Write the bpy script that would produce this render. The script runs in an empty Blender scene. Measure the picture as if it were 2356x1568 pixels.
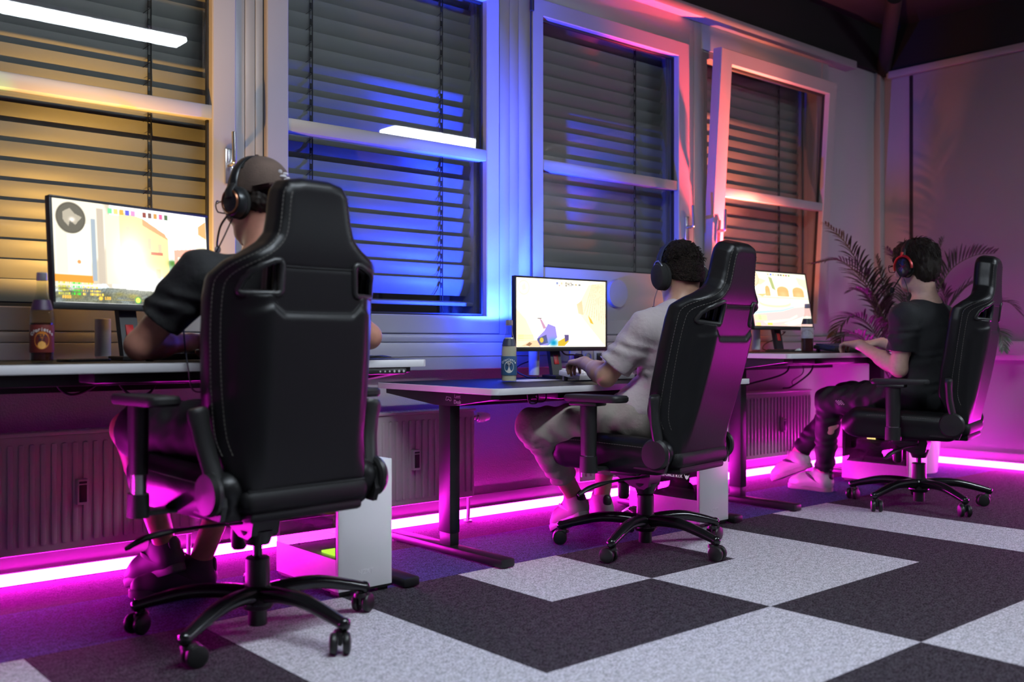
import bpy, bmesh, math, random
import numpy as np
from mathutils import Vector, Matrix, Euler
random.seed(7); np.random.seed(7)
S = bpy.context.scene
COL = S.collection
PI = math.pi
def R(a): return math.radians(a)

# ------------------------------------------------------------------ camera, world, exposure, lights
CAMZ = 0.845
cd = bpy.data.cameras.new('camera'); cam = bpy.data.objects.new('camera', cd); COL.objects.link(cam)
cd.sensor_width = 36.0; cd.lens = 2290.0 / 2356 * 36
cam.location = (0, 0, CAMZ); cam.rotation_euler = (R(90), 0, R(49.082 - 90))
cd.clip_start = 0.05
cd.dof.use_dof = True; cd.dof.focus_distance = 4.1; cd.dof.aperture_fstop = 2.0
S.camera = cam
w = bpy.data.worlds.new('night'); S.world = w; w.use_nodes = True
w.node_tree.nodes['Background'].inputs[0].default_value = (0.004, 0.004, 0.006, 1)
S.view_settings.view_transform = 'Standard'; S.view_settings.look = 'None'
S.view_settings.exposure = 0.0; S.view_settings.gamma = 1.0
LAMP_L = 77.0          # radiance of the white ceiling tubes
LED_L = 122.0           # radiance of the magenta floor strips
SCREEN_L = 1.55
def spot(name, loc, aim, color, power, size=170, blend=0.35, rad=0.012):
    l = bpy.data.lights.new(name, 'SPOT'); l.energy = power; l.color = color
    l.spot_size = R(size); l.spot_blend = blend; l.shadow_soft_size = rad
    o = bpy.data.objects.new(name, l); COL.objects.link(o); o.location = loc
    o.rotation_euler = (Vector(aim) - Vector(loc)).to_track_quat('-Z', 'Y').to_euler()
    return o
# coloured light from the back of the three monitors washes up the window wall: a soft glow and nested upward beams
UL = [(1.25, 3.43, 0.99), (3.07, 3.535, 0.93), (5.05, 3.535, 1.08)]
def uplight(name, i, color, glow_w, beams):
    x, y, z = UL[i]
    if glow_w:
        l = bpy.data.lights.new(name + '_glow', 'POINT'); l.energy = glow_w; l.color = color; l.shadow_soft_size = .012
        o = bpy.data.objects.new(name + '_glow', l); COL.objects.link(o); o.location = UL[i]
    for half, pw in beams: spot(name + '_beam', UL[i], (x, y + .03, z + 2), color, pw, half * 2, 1.0 if half < 80 else .15)
uplight('amber', 0, (1.0, 0.50, 0.11), 0, [(88, 42), (42, 160), (20, 380)])
spot('green_beam', UL[0], (0.86, 3.74, 1.72), (0.2, 1.0, 0.3), 60, 14, 0.9)
uplight('blue', 1, (0.014, 0.045, 1.0), 7, [(86, 165), (42, 450), (20, 1100), (9, 1500)])
spot('blue_side_beam', UL[1], (2.66, 3.9, 2.36), (0.014, 0.045, 1.0), 520, 30, .7)
spot('blue_side_beam', UL[1], (3.85, 3.9, 1.85), (0.014, 0.045, 1.0), 420, 30, .8)
uplight('salmon', 2, (1.0, 0.20, 0.11), 4, [(88, 34), (42, 280), (20, 700)])
spot('red_beam', UL[2], (4.60, 3.74, 2.10), (1.0, 0.03, 0.05), 1300, 36, 0.9)
# ------------------------------------------------------------------ helpers
def new_obj(name, data=None, parent=None, loc=None, rot=None):
    o = bpy.data.objects.new(name, data); COL.objects.link(o)
    if parent is not None: o.parent = parent
    if loc is not None: o.location = loc
    if rot is not None: o.rotation_euler = rot
    return o
def tag(o, label=None, cat=None, group=None, kind=None):
    if label: o['label'] = label
    if cat: o['category'] = cat
    if group: o['group'] = group
    if kind: o['kind'] = kind
    return o
def thing(name, label, cat, loc=(0, 0, 0), rz=0.0, group=None):
    return tag(new_obj(name, None, None, loc, (0, 0, rz)), label, cat, group)
def kids(o): return [c for c in bpy.data.objects if c.parent == o]
def copy_tree(o, parent=None):
    c = o.copy(); COL.objects.link(c)
    if parent is not None: c.parent = parent
    for ch in kids(o): copy_tree(ch, c)
    return c

def V(*a): return np.array(a, float)
def unit(v): v = np.array(v, float); return v / (np.linalg.norm(v) + 1e-12)
class MB:
    """collects shapes into one mesh"""
    def __init__(s): s.v = []; s.f = []; s.m = []
    def add(s, verts, faces, mi=0, M=None):
        b = len(s.v)
        for p in verts:
            s.v.append(tuple(M @ Vector(p)) if M is not None else tuple(p))
        for f in faces: s.f.append(tuple(b + i for i in f)); s.m.append(mi)
        return s
    def bm(s, bm, mi=0, M=None):
        bm.verts.ensure_lookup_table()
        vs = [v.co.copy() for v in bm.verts]; bm.verts.index_update()
        s.add(vs, [[v.index for v in f.verts] for f in bm.faces], mi, M); bm.free(); return s
    def box(s, c, size, bev=0.0, mi=0, M=None, seg=2, rot=None):
        bm = bmesh.new(); bmesh.ops.create_cube(bm, size=1.0)
        bmesh.ops.scale(bm, vec=size, verts=bm.verts)
        if bev > 0:
            bmesh.ops.bevel(bm, geom=list(bm.edges), offset=min(bev, min(size) * .49), segments=seg, affect='EDGES', profile=.5)
        T = Matrix.Translation(c)
        if rot is not None: T = T @ Euler(rot).to_matrix().to_4x4()
        return s.bm(bm, mi, T if M is None else M @ T)
    def bx(s, x0, x1, y0, y1, z0, z1, bev=0.0, mi=0, M=None):
        return s.box(((x0 + x1) / 2, (y0 + y1) / 2, (z0 + z1) / 2), (abs(x1 - x0), abs(y1 - y0), abs(z1 - z0)), bev, mi, M)
    def cyl(s, p0, p1, r0, r1=None, n=20, mi=0, caps=True, M=None):
        return s.tube([p0, p1], [r0, r0 if r1 is None else r1], n, mi, caps, M)
    def tube(s, pts, rad, n=10, mi=0, caps=True, M=None, flat=None, up=None):
        P = [np.array(p, float) for p in pts]; N = len(P)
        if not hasattr(rad, '__len__'): rad = [rad] * N
        vs = []; fs = []
        t0 = unit(P[1] - P[0]); a = V(0, 0, 1) if abs(t0[2]) < .9 else V(1, 0, 0)
        if up is not None: a = np.array(up, float)
        u = unit(np.cross(a, t0)); fl = flat or 1.0
        for i in range(N):
            t = unit((P[min(i + 1, N - 1)] - P[max(i - 1, 0)]))
            if up is not None: u = unit(np.cross(a, t))
            else: u = unit(u - t * np.dot(u, t))
            w_ = np.cross(t, u)
            for k in range(n):
                an = 2 * PI * k / n
                vs.append(P[i] + rad[i] * (math.cos(an) * u + fl * math.sin(an) * w_))
        for i in range(N - 1):
            for k in range(n):
                k2 = (k + 1) % n
                fs.append((i * n + k, i * n + k2, (i + 1) * n + k2, (i + 1) * n + k))
        if caps: fs.append(tuple(range(n - 1, -1, -1))); fs.append(tuple((N - 1) * n + k for k in range(n)))
        return s.add(vs, fs, mi, M)
    def lathe(s, prof, n=24, mi=0, M=None, c=(0, 0, 0)):
        vs = []; fs = []
        for r, z in prof:
            for k in range(n):
                a = 2 * PI * k / n; vs.append((c[0] + r * math.cos(a), c[1] + r * math.sin(a), c[2] + z))
        m = len(prof)
        for i in range(m - 1):
            for k in range(n):
                k2 = (k + 1) % n; fs.append((i * n + k, i * n + k2, (i + 1) * n + k2, (i + 1) * n + k))
        if prof[0][0] > 1e-5: fs.append(tuple(range(n - 1, -1, -1)))
        if prof[-1][0] > 1e-5: fs.append(tuple((m - 1) * n + k for k in range(n)))
        return s.add(vs, fs, mi, M)
    def prism(s, poly, y0, y1, mi=0, M=None):
        """polygon in x,z extruded along y"""
        n = len(poly); vs = [(x, y0, z) for x, z in poly] + [(x, y1, z) for x, z in poly]
        fs = [tuple(range(n)), tuple(range(2 * n - 1, n - 1, -1))] + [(i, i + n, (i + 1) % n + n, (i + 1) % n) for i in range(n)]
        return s.add(vs, fs, mi, M)
    def ball(s, c, r, n=16, mi=0, M=None):
        if not hasattr(r, '__len__'): r = (r, r, r)
        bm = bmesh.new(); bmesh.ops.create_uvsphere(bm, u_segments=n, v_segments=max(6, n // 2), radius=1)
        T = Matrix.Translation(c) @ Matrix.Diagonal((*r, 1))
        return s.bm(bm, mi, T if M is None else M @ T)
    def build(s, name, mats, parent=None, loc=None, rot=None, ang=35, fix=True):
        me = bpy.data.meshes.new(name); me.from_pydata(s.v, [], s.f); me.update()
        if not isinstance(mats, (list, tuple)): mats = [mats]
        for m in mats: me.materials.append(m)
        me.polygons.foreach_set('material_index', s.m)
        if fix:
            bm = bmesh.new(); bm.from_mesh(me); bmesh.ops.recalc_face_normals(bm, faces=bm.faces); bm.to_mesh(me); bm.free()
        me.shade_smooth(); me.set_sharp_from_angle(angle=R(ang))
        return new_obj(name, me, parent, loc, rot)

def spline(pts, n=8):
    """Catmull-Rom through the points"""
    P = [np.array(p, float) for p in pts]; P = [2 * P[0] - P[1]] + P + [2 * P[-1] - P[-2]]
    out = []
    for i in range(1, len(P) - 2):
        a, b, c, d = P[i - 1:i + 3]
        for k in range(n):
            t = k / n
            out.append(.5 * (2 * b + (c - a) * t + (2 * a - 5 * b + 4 * c - d) * t * t + (3 * b - a - 3 * c + d) * t ** 3))
    out.append(P[-2]); return out

# ---- materials
def mat(name, col, rough=.5, metal=0.0, spec=.5, bump=None, noise=None, coat=0.0, emit=None, sheen=0.0):
    """bump=(scale,strength,dist[,stretch xyz]); noise=(scale,amount[,detail]) varies the colour"""
    m = bpy.data.materials.new(name); m.use_nodes = True
    nt = m.node_tree; b = nt.nodes['Principled BSDF']
    b.inputs['Base Color'].default_value = (*col, 1); b.inputs['Roughness'].default_value = rough
    b.inputs['Metallic'].default_value = metal; b.inputs['Specular IOR Level'].default_value = spec
    b.inputs['Coat Weight'].default_value = coat; b.inputs['Sheen Weight'].default_value = sheen
    if emit:
        b.inputs['Emission Color'].default_value = (*emit[0], 1); b.inputs['Emission Strength'].default_value = emit[1]
    def coords(stretch=None):
        tc = nt.nodes.new('ShaderNodeTexCoord')
        if not stretch: return tc.outputs['Object']
        mp = nt.nodes.new('ShaderNodeMapping'); mp.inputs['Scale'].default_value = stretch
        nt.links.new(tc.outputs['Object'], mp.inputs['Vector']); return mp.outputs['Vector']
    if noise:
        n = nt.nodes.new('ShaderNodeTexNoise'); n.inputs['Scale'].default_value = noise[0]
        n.inputs['Detail'].default_value = noise[2] if len(noise) > 2 else 3
        nt.links.new(coords(), n.inputs['Vector'])
        mr = nt.nodes.new('ShaderNodeMapRange'); mr.inputs[1].default_value = .3; mr.inputs[2].default_value = .7
        mr.inputs[3].default_value = 1 - noise[1]; mr.inputs[4].default_value = 1 + noise[1]
        nt.links.new(n.outputs['Fac'], mr.inputs[0])
        mx = nt.nodes.new('ShaderNodeVectorMath'); mx.operation = 'SCALE'; mx.inputs[0].default_value = col
        nt.links.new(mr.outputs[0], mx.inputs['Scale']); nt.links.new(mx.outputs[0], b.inputs['Base Color'])
    if bump:
        n = nt.nodes.new('ShaderNodeTexNoise'); n.inputs['Scale'].default_value = bump[0]; n.inputs['Detail'].default_value = 4
        nt.links.new(coords(bump[3] if len(bump) > 3 else None), n.inputs['Vector'])
        bp = nt.nodes.new('ShaderNodeBump'); bp.inputs['Strength'].default_value = bump[1]; bp.inputs['Distance'].default_value = bump[2]
        nt.links.new(n.outputs['Fac'], bp.inputs['Height']); nt.links.new(bp.outputs['Normal'], b.inputs['Normal'])
    return m
def glow(name, col, strength):
    m = bpy.data.materials.new(name); m.use_nodes = True; nt = m.node_tree; nt.nodes.clear()
    e = nt.nodes.new('ShaderNodeEmission'); e.inputs[0].default_value = (*col, 1); e.inputs[1].default_value = strength
    o = nt.nodes.new('ShaderNodeOutputMaterial'); nt.links.new(e.outputs[0], o.inputs[0]); return m
def sheet_glass(name, tint=(1, 1, 1), ior=1.5, rough=0.0):
    """thin clear glass: see through, with a Fresnel reflection"""
    m = bpy.data.materials.new(name); m.use_nodes = True; nt = m.node_tree; nt.nodes.clear()
    t = nt.nodes.new('ShaderNodeBsdfTransparent'); t.inputs[0].default_value = (*tint, 1)
    g = nt.nodes.new('ShaderNodeBsdfGlossy'); g.inputs['Roughness'].default_value = rough
    f = nt.nodes.new('ShaderNodeFresnel'); ge = nt.nodes.new('ShaderNodeNewGeometry')
    mr = nt.nodes.new('ShaderNodeMapRange'); mr.inputs[3].default_value = ior; mr.inputs[4].default_value = 1 / ior   # same mirror strength from either side
    nt.links.new(ge.outputs['Backfacing'], mr.inputs[0]); nt.links.new(mr.outputs[0], f.inputs['IOR'])
    x = nt.nodes.new('ShaderNodeMixShader'); o = nt.nodes.new('ShaderNodeOutputMaterial')
    nt.links.new(f.outputs[0], x.inputs[0]); nt.links.new(t.outputs[0], x.inputs[1]); nt.links.new(g.outputs[0], x.inputs[2])
    nt.links.new(x.outputs[0], o.inputs[0]); return m

MT = {}
MT['leather'] = mat('black_leather', (.0065, .0065, .007), .38, spec=.3, bump=(110, .10, .003))
MT['leather2'] = mat('black_perforated_leather', (.0065, .0065, .007), .5, spec=.25, bump=(400, .5, .003))
MT['thread'] = mat('grey_thread', (.09, .085, .075), .7)
MT['plastic'] = mat('black_plastic', (.012, .012, .012), .42)
MT['gloss'] = mat('black_gloss_metal', (.008, .008, .009), .2, spec=.6)
MT['rubber'] = mat('black_rubber', (.010, .010, .010), .55)
MT['chrome'] = mat('brushed_steel', (.7, .7, .7), .25, 1.0)
MT['white'] = mat('white_lacquer', (.80, .80, .81), .35)
MT['pvc'] = mat('white_aluminium', (.31, .305, .31), .38, bump=(60, .05, .002))
MT['paint'] = mat('rough_wall_paint', (.36, .345, .355), .7, bump=(140, .5, .006))
MT['paint2'] = mat('smooth_wall_paint', (.27, .26, .28), .7, bump=(60, .15, .003))
MT['black'] = mat('black_ceiling_paint', (.003, .003, .003), .8)
MT['desk'] = mat('black_desk_laminate', (.008, .008, .009), .55, spec=.08, bump=(200, .08, .001))
MT['deskw'] = mat('white_desk_edge', (.66, .65, .67), .4)
MT['steel'] = mat('black_powder_coated_steel', (.010, .010, .011), .38)
MT['slat'] = mat('grey_slat_paint', (.22, .22, .215), .45)
MT['seal'] = mat('black_rubber_seal', (.008, .008, .008), .5)
MT['radi'] = mat('radiator_enamel', (.50, .48, .46), .28)
MT['glass'] = sheet_glass('window_glass', (.93, .95, .94))
MT['cord'] = mat('black_cord', (.008, .008, .008), .6)
MT['skin'] = mat('skin', (.47, .27, .19), .5, noise=(60, .06))
# ---- signed-distance modelling: rounded volumes blended smoothly and meshed with surface nets
def surface_nets(F, org, h):
    sgn = F < 0
    nx, ny, nz = F.shape
    cnt = np.zeros((nx - 1, ny - 1, nz - 1), np.int8)
    for dx in (0, 1):
        for dy in (0, 1):
            for dz in (0, 1):
                cnt += sgn[dx:nx - 1 + dx, dy:ny - 1 + dy, dz:nz - 1 + dz]
    act = (cnt > 0) & (cnt < 8)
    I = np.argwhere(act); n = len(I)
    acc = np.zeros((n, 3)); num = np.zeros(n)
    corners = [(a, b, c) for a in (0, 1) for b in (0, 1) for c in (0, 1)]
    vals = {c: F[I[:, 0] + c[0], I[:, 1] + c[1], I[:, 2] + c[2]] for c in corners}
    for c in corners:
        for ax in range(3):
            if c[ax] == 0:
                d = list(c); d[ax] = 1; d = tuple(d)
                a, b = vals[c], vals[d]; x = (a < 0) != (b < 0)
                t = np.where(x, a / np.where(x, a - b, 1), 0)
                for k in range(3): acc[:, k] += np.where(x, c[k] + (t if k == ax else 0), 0)
                num += x
    verts = (I + acc / num[:, None]) * h + np.array(org)
    idx = np.full(act.shape, -1, np.int32); idx[tuple(I.T)] = np.arange(n)
    faces = []
    for ax in range(3):
        o1, o2 = [(1, 2), (2, 0), (0, 1)][ax]
        sl0 = [slice(1, -1)] * 3; sl0[ax] = slice(0, -1); sl1 = [slice(1, -1)] * 3; sl1[ax] = slice(1, None)
        a, b = sgn[tuple(sl0)], sgn[tuple(sl1)]
        E = np.argwhere(a != b)
        if not len(E): continue
        flip = a[tuple(E.T)]
        off = np.ones(3, int); off[ax] = 0
        P = E + off
        def cell(d1, d2):
            q = P.copy(); q[:, o1] -= d1; q[:, o2] -= d2; return idx[tuple(q.T)]
        q = np.stack([cell(1, 1), cell(0, 1), cell(0, 0), cell(1, 0)], 1)
        q[~flip] = q[~flip][:, ::-1]
        faces.append(q)
    return verts, np.concatenate(faces)

class SDF:
    def __init__(s, lo, hi, h, far=.2):
        s.h = h; s.lo = np.array(lo, float); s.n = np.ceil((np.array(hi) - s.lo) / h).astype(int) + 1
        s.F = np.full(s.n, far, np.float32)
    def region(s, lo, hi, pad):
        a = np.clip(np.floor((np.array(lo) - pad - s.lo) / s.h).astype(int), 0, s.n)
        b = np.clip(np.ceil((np.array(hi) + pad - s.lo) / s.h).astype(int) + 1, 0, s.n)
        if (b <= a).any(): return None, None
        sl = tuple(slice(i, j) for i, j in zip(a, b))
        ax = [(s.lo[k] + s.h * np.arange(a[k], b[k])).astype(np.float32) for k in range(3)]
        return sl, np.meshgrid(*ax, indexing='ij', sparse=True)
    def mix(s, sl, d, k, op):
        A = s.F[sl]
        if op == 'sub':
            A = -A
            if k > 0:
                hh = np.clip(.5 + .5 * (A - d) / k, 0, 1); r = A + (d - A) * hh - k * hh * (1 - hh)
            else: r = np.minimum(A, d)
            s.F[sl] = -r
        else:
            if k > 0:
                hh = np.clip(.5 + .5 * (A - d) / k, 0, 1); r = A + (d - A) * hh - k * hh * (1 - hh)
            else: r = np.minimum(A, d)
            s.F[sl] = r
    def cap(s, a, b, ra, rb=None, k=.02, op='add', sc=None):
        """tapered capsule"""
        rb = ra if rb is None else rb
        a = np.array(a, float); b = np.array(b, float); m = max(ra, rb)
        sl, G = s.region(np.minimum(a, b) - m, np.maximum(a, b) + m, k + .04)
        if sl is None: return s
        d = b - a; L2 = max(float(d @ d), 1e-9)
        px, py, pz = G[0] - a[0], G[1] - a[1], G[2] - a[2]
        t = np.clip((px * d[0] + py * d[1] + pz * d[2]) / L2, 0, 1)
        q = np.sqrt((px - t * d[0]) ** 2 + (py - t * d[1]) ** 2 + (pz - t * d[2]) ** 2) - (ra + (rb - ra) * t)
        s.mix(sl, q, k, op); return s
    def ell(s, c, r, B=None, k=.02, op='add'):
        """ellipsoid with axes B (rows)"""
        c = np.array(c, float); r = np.array(r, float); B = np.eye(3) if B is None else np.array(B, float)
        ext = np.abs(B.T * r).sum(1)
        sl, G = s.region(c - ext, c + ext, k + .04)
        if sl is None: return s
        p = [G[i] - c[i] for i in range(3)]
        l = [B[i][0] * p[0] + B[i][1] * p[1] + B[i][2] * p[2] for i in range(3)]
        k0 = np.sqrt(sum((l[i] / r[i]) ** 2 for i in range(3))); k1 = np.sqrt(sum((l[i] / r[i] ** 2) ** 2 for i in range(3)))
        s.mix(sl, k0 * (k0 - 1) / np.maximum(k1, 1e-6), k, op); return s
    def cut(s, p, n, k=.004, lo=None, hi=None):
        """remove what lies on the side of normal n"""
        n = unit(n); lo = s.lo if lo is None else lo; hi = s.lo + s.n * s.h if hi is None else hi
        sl, G = s.region(lo, hi, 0)
        if sl is None: return s
        d = (G[0] - p[0]) * n[0] + (G[1] - p[1]) * n[1] + (G[2] - p[2]) * n[2]
        s.mix(sl, -d, k, 'sub'); return s
    def grid(s):
        return [(s.lo[k] + s.h * np.arange(s.n[k])).astype(np.float32).reshape([-1 if i == k else 1 for i in range(3)]) for k in range(3)]
    def build(s, name, mats, parent=None, M=None, smooth=0):
        v, f = surface_nets(s.F, s.lo, s.h)
        if smooth:
            e = np.concatenate([f[:, [0, 1]], f[:, [1, 2]], f[:, [2, 3]], f[:, [3, 0]]])
            for _ in range(smooth):
                acc = np.zeros_like(v); c = np.zeros(len(v))
                for a, b in ((0, 1), (1, 0)):
                    for k in range(3): acc[:, k] += np.bincount(e[:, a], v[e[:, b], k], len(v))
                    c += np.bincount(e[:, a], minlength=len(v))
                v = .5 * v + .5 * acc / c[:, None]
        me = bpy.data.meshes.new(name)
        me.vertices.add(len(v)); me.vertices.foreach_set('co', v.astype(np.float32).ravel())
        me.loops.add(len(f) * 4); me.loops.foreach_set('vertex_index', f.astype(np.int32).ravel())
        me.polygons.add(len(f)); me.polygons.foreach_set('loop_start', np.arange(0, len(f) * 4, 4, dtype=np.int32))
        me.update(calc_edges=True); me.validate()
        for m in (mats if isinstance(mats, (list, tuple)) else [mats]): me.materials.append(m)
        me.shade_smooth()
        return new_obj(name, me, parent)

def poly_sdf(px, pz, poly):
    """signed distance to a polygon in 2D"""
    d = np.full(np.broadcast(px, pz).shape, 1e9); ins = np.zeros(d.shape, bool)
    n = len(poly)
    for i in range(n):
        x0, z0 = poly[i]; x1, z1 = poly[(i + 1) % n]
        ex, ez = x1 - x0, z1 - z0
        wx, wz = px - x0, pz - z0
        t = np.clip((wx * ex + wz * ez) / (ex * ex + ez * ez + 1e-12), 0, 1)
        d = np.minimum(d, (wx - t * ex) ** 2 + (wz - t * ez) ** 2)
        c = ((z0 <= pz) & (z1 > pz)) | ((z1 <= pz) & (z0 > pz))
        with np.errstate(divide='ignore', invalid='ignore'):
            xi = x0 + (pz - z0) / (ez if ez != 0 else 1e-12) * ex
        ins ^= c & (px < xi)
    return np.where(ins, -1, 1) * np.sqrt(d)
# ------------------------------------------------------------------ the room
YW, XR, ZT = 3.75, 6.80, 2.79
XL, YB = -3.6, -4.5
def struct(o): o['kind'] = 'structure'; return o
def carpet(name, col, amt):
    m = mat(name, col, .95, spec=.1, bump=(420, .6, .004)); nt = m.node_tree; b = nt.nodes['Principled BSDF']
    tc = nt.nodes.new('ShaderNodeTexCoord')
    def nz(sc, det):
        n = nt.nodes.new('ShaderNodeTexNoise'); n.inputs['Scale'].default_value = sc; n.inputs['Detail'].default_value = det
        nt.links.new(tc.outputs['Object'], n.inputs['Vector']); return n.outputs['Fac']
    a, c = nz(170, 3), nz(45, 2)
    ad = nt.nodes.new('ShaderNodeMath'); ad.operation = 'MULTIPLY_ADD'; ad.inputs[1].default_value = .35
    nt.links.new(c, ad.inputs[0]); nt.links.new(a, ad.inputs[2])
    mr = nt.nodes.new('ShaderNodeMapRange'); mr.inputs[1].default_value = .56; mr.inputs[2].default_value = .79
    mr.inputs[3].default_value = 1 - amt; mr.inputs[4].default_value = 1 + amt; nt.links.new(ad.outputs[0], mr.inputs[0])
    mx = nt.nodes.new('ShaderNodeVectorMath'); mx.operation = 'SCALE'; mx.inputs[0].default_value = col
    nt.links.new(mr.outputs[0], mx.inputs['Scale']); nt.links.new(mx.outputs[0], b.inputs['Base Color'])
    return m
CL = carpet('light_grey_carpet', (.50, .49, .53), .42); CD = carpet('charcoal_carpet', (.040, .039, .044), .85)
CB = carpet('blue_carpet', (.052, .052, .19), .7)
xe = [XL] + [2.70 + .487 * k for k in range(-12, 9)] + [XR]
ye = [YB] + [1.36 + .4975 * k for k in range(-10, 5)] + [YW]
LIGHT = {3: 'AC E G I', 2: ' C FGI', 1: ' CDE I', 0: 'A  FG J'}
fm = MB()
for i in range(len(xe) - 1):
    for j in range(len(ye) - 1):
        x0, x1, y0, y1 = xe[i], xe[i + 1], ye[j], ye[j + 1]
        c = chr(ord('A') + int(round((x0 - .265) / .487))) if x0 > 0 else '?'
        r = int(math.floor((y0 - 1.36 + .01) / .4975)) + 1
        if r == 4: m = 2
        elif r > 4: m = 1
        elif r in LIGHT and x0 > .2: m = 0 if c in LIGHT[r] else 1
        else: m = (i + j) % 2
        fm.add([(x0, y0, 0), (x1, y0, 0), (x1, y1, 0), (x0, y1, 0)], [(0, 1, 2, 3)], m)
struct(fm.build('floor', [CL, CD, CB]))

OPEN = [(.48, 1.77), (1.897, 3.144), (3.35, 4.60), (4.75, 6.02)]     # window openings in the wall
wb = MB(); wb.bx(XL, XR, YW, 4.0, 0, .88)
wb.bx(XL, XR, 3.745, 4.0, 2.585, ZT)
xs = [XL] + [v for o in OPEN for v in o] + [XR]
for k in range(0, len(xs), 2): wb.bx(xs[k], xs[k + 1], 3.748, 4.0, .88, 2.585)
struct(wb.build('wall_back', MT['paint']))
wr = MB(); wr.bx(XR, XR + .2, YB, 4.0, 0, ZT)
struct(wr.build('wall_right', MT['paint2']))
wl = MB(); wl.bx(XL - .2, XL, YB, 4.0, 0, ZT); struct(wl.build('wall_left', MT['paint2']))
wf = MB(); wf.bx(XL - .2, XR + .2, YB - .2, YB, 0, ZT); struct(wf.build('wall_front', MT['paint2']))
ce = MB(); ce.bx(XL - .2, XR + .2, YB - .2, 4.0, 3.1, 3.2)
ce.bx(XL - .2, XR + .2, 3.70, 4.0, ZT, 3.1); ce.bx(XR - .03, XR + .2, YB, 3.7, ZT, 3.1)
ce.bx(XL - .2, XL, YB, 4, ZT, 3.1); ce.bx(XL, XR, YB - .2, YB, ZT, 3.1)
struct(ce.build('ceiling', MT['black']))
bp = MB(); bp.tube([(6.78, 3.7, 2.80), (6.1, 3.25, 3.07)], .05, 12)
tag(bp.build('ceiling_pipe', MT['black']), 'dark slanting pipe under the black ceiling in the room corner', 'pipe')

# header shelf, panels and cladding between the windows
tr = MB()
tr.bx(XL, 6.35, 3.66, 3.75, 2.735, 2.79, .004); struct(tr.build('trim_1', MT['pvc']))
def clad(i, x0, x1, y, seams, z0=.878, z1=2.735):
    m = MB(); e = [x0] + seams + [x1]
    for a, b in zip(e[:-1], e[1:]): m.bx(a + .0012, b - .0012, y, 3.75, z0, z1, .002)
    struct(m.build('trim_%d' % i, MT['pvc']))
clad(2, 1.772, 1.895, 3.738, [1.815, 1.86]); clad(3, 3.146, 3.348, 3.722, [3.21, 3.27]); clad(4, 4.602, 4.748, 3.738, [4.66])
clad(5, 6.022, 6.10, 3.728, [])
hp = MB()
for a, b in OPEN: hp.bx(a - .02, b + .02, 3.735, 3.75, 2.583, 2.735, .002)
struct(hp.build('trim_6', MT['pvc']))
tk = MB()
tk.bx(XL, 6.70, 3.672, 3.75, .712, .838, .006); tk.bx(XL, 6.70, 3.668, 3.675, .775, .778); struct(tk.build('trim_7', MT['pvc']))
sl = MB(); sl.bx(XL, 6.70, 3.688, 3.75, .838, .877, .012); struct(sl.build('trim_8', MT['pvc']))
tk = MB(); tk.bx(6.722, XR, YB, 3.67, .72, .845, .006); tk.bx(6.718, 6.73, YB, 3.67, .752, .755); struct(tk.build('trim_9', MT['pvc']))
cp = MB(); cp.bx(6.735, XR, 3.70, 3.75, .845, 2.79, .004); struct(cp.build('trim_10', MT['pvc']))
wp = MB(); wp.bx(6.778, XR, YB, 3.475, .845, 2.735, .003); struct(wp.build('trim_11', MT['paint2']))
gp = MB(); gp.bx(6.795, XR + .001, 3.475, 3.51, .845, 2.735); struct(gp.build('trim_12', MT['seal']))
wp = MB(); wp.bx(6.745, XR, YB, 3.66, 2.737, 2.785, .004); struct(wp.build('trim_13', MT['pvc']))
bb = MB(); bb.bx(XL, XR, 3.735, 3.75, 0, .105, .003); struct(bb.build('baseboard_back', MT['pvc']))
bb = MB(); bb.bx(6.785, XR, YB, 3.735, 0, .105, .003); struct(bb.build('baseboard_right', MT['pvc']))

# magenta light strips on the floor along both walls
LEDM = glow('magenta_led', (1.0, .0125, .78), LED_L)
def strip(name, label, box_, house):
    t = thing(name, label, 'light strip')
    m = MB(); m.bx(*box_, .0015); m.build('diffuser', LEDM, t)
    m = MB(); m.bx(*house, .001); m.build('channel', MT['pvc'], t)
strip('led_strip', 'long magenta light strip on the floor along the window wall', (-1.6, 6.72, 3.712, 3.7165, .004, .045), (-1.6, 6.72, 3.7165, 3.734, .002, .047))
strip('led_strip', 'magenta light strip on the floor along the right wall', (6.755, 6.7595, 1.0, 3.70, .004, .045), (6.7595, 6.784, 1.0, 3.70, .002, .047))

# ---- windows
GZ0, GZ1, TZ = .965, 2.492, 1.742
def ring(m, x0, x1, z0, z1, wx0, wx1, wz0, wz1, y0, y1, bev=.004, mi=0):
    """rectangular frame with mitred corners"""
    o = [(x0, z0), (x1, z0), (x1, z1), (x0, z1)]; i = [(x0 + wx0, z0 + wz0), (x1 - wx1, z0 + wz0), (x1 - wx1, z1 - wz1), (x0 + wx0, z1 - wz1)]
    e = bev
    for k in range(4):
        a, b, c, d = o[k], o[(k + 1) % 4], i[(k + 1) % 4], i[k]
        def off(p, q, t): return (p[0] + (q[0] - p[0]) * t, p[1] + (q[1] - p[1]) * t)
        vs = []
        L = max(math.dist(a, d), .001); t = min(.4, e * 1.4 / L)
        for (y, s0, s1) in ((y0 + e, 0, 0), (y0, t, t), (y1, 0, 0)):
            vs += [(*off(a, d, s0 if y != y1 else 0), y), (*off(b, c, s1 if y != y1 else 0), y), (*off(c, b, t if y == y0 else 0), y), (*off(d, a, t if y == y0 else 0), y)]
        vs = [(p[0], p[2], p[1]) for p in vs]
        fs = [(4, 5, 6, 7), (0, 1, 5, 4), (2, 3, 7, 6), (0, 8, 9, 1), (3, 2, 10, 11), (8, 11, 10, 9), (0, 3, 11, 8), (1, 9, 10, 2), (0, 4, 7, 3), (1, 2, 6, 5)]
        m.add(vs, fs, mi)
HANDLE_AT = {0: 'r', 2: 'r', 3: 'l'}
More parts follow.
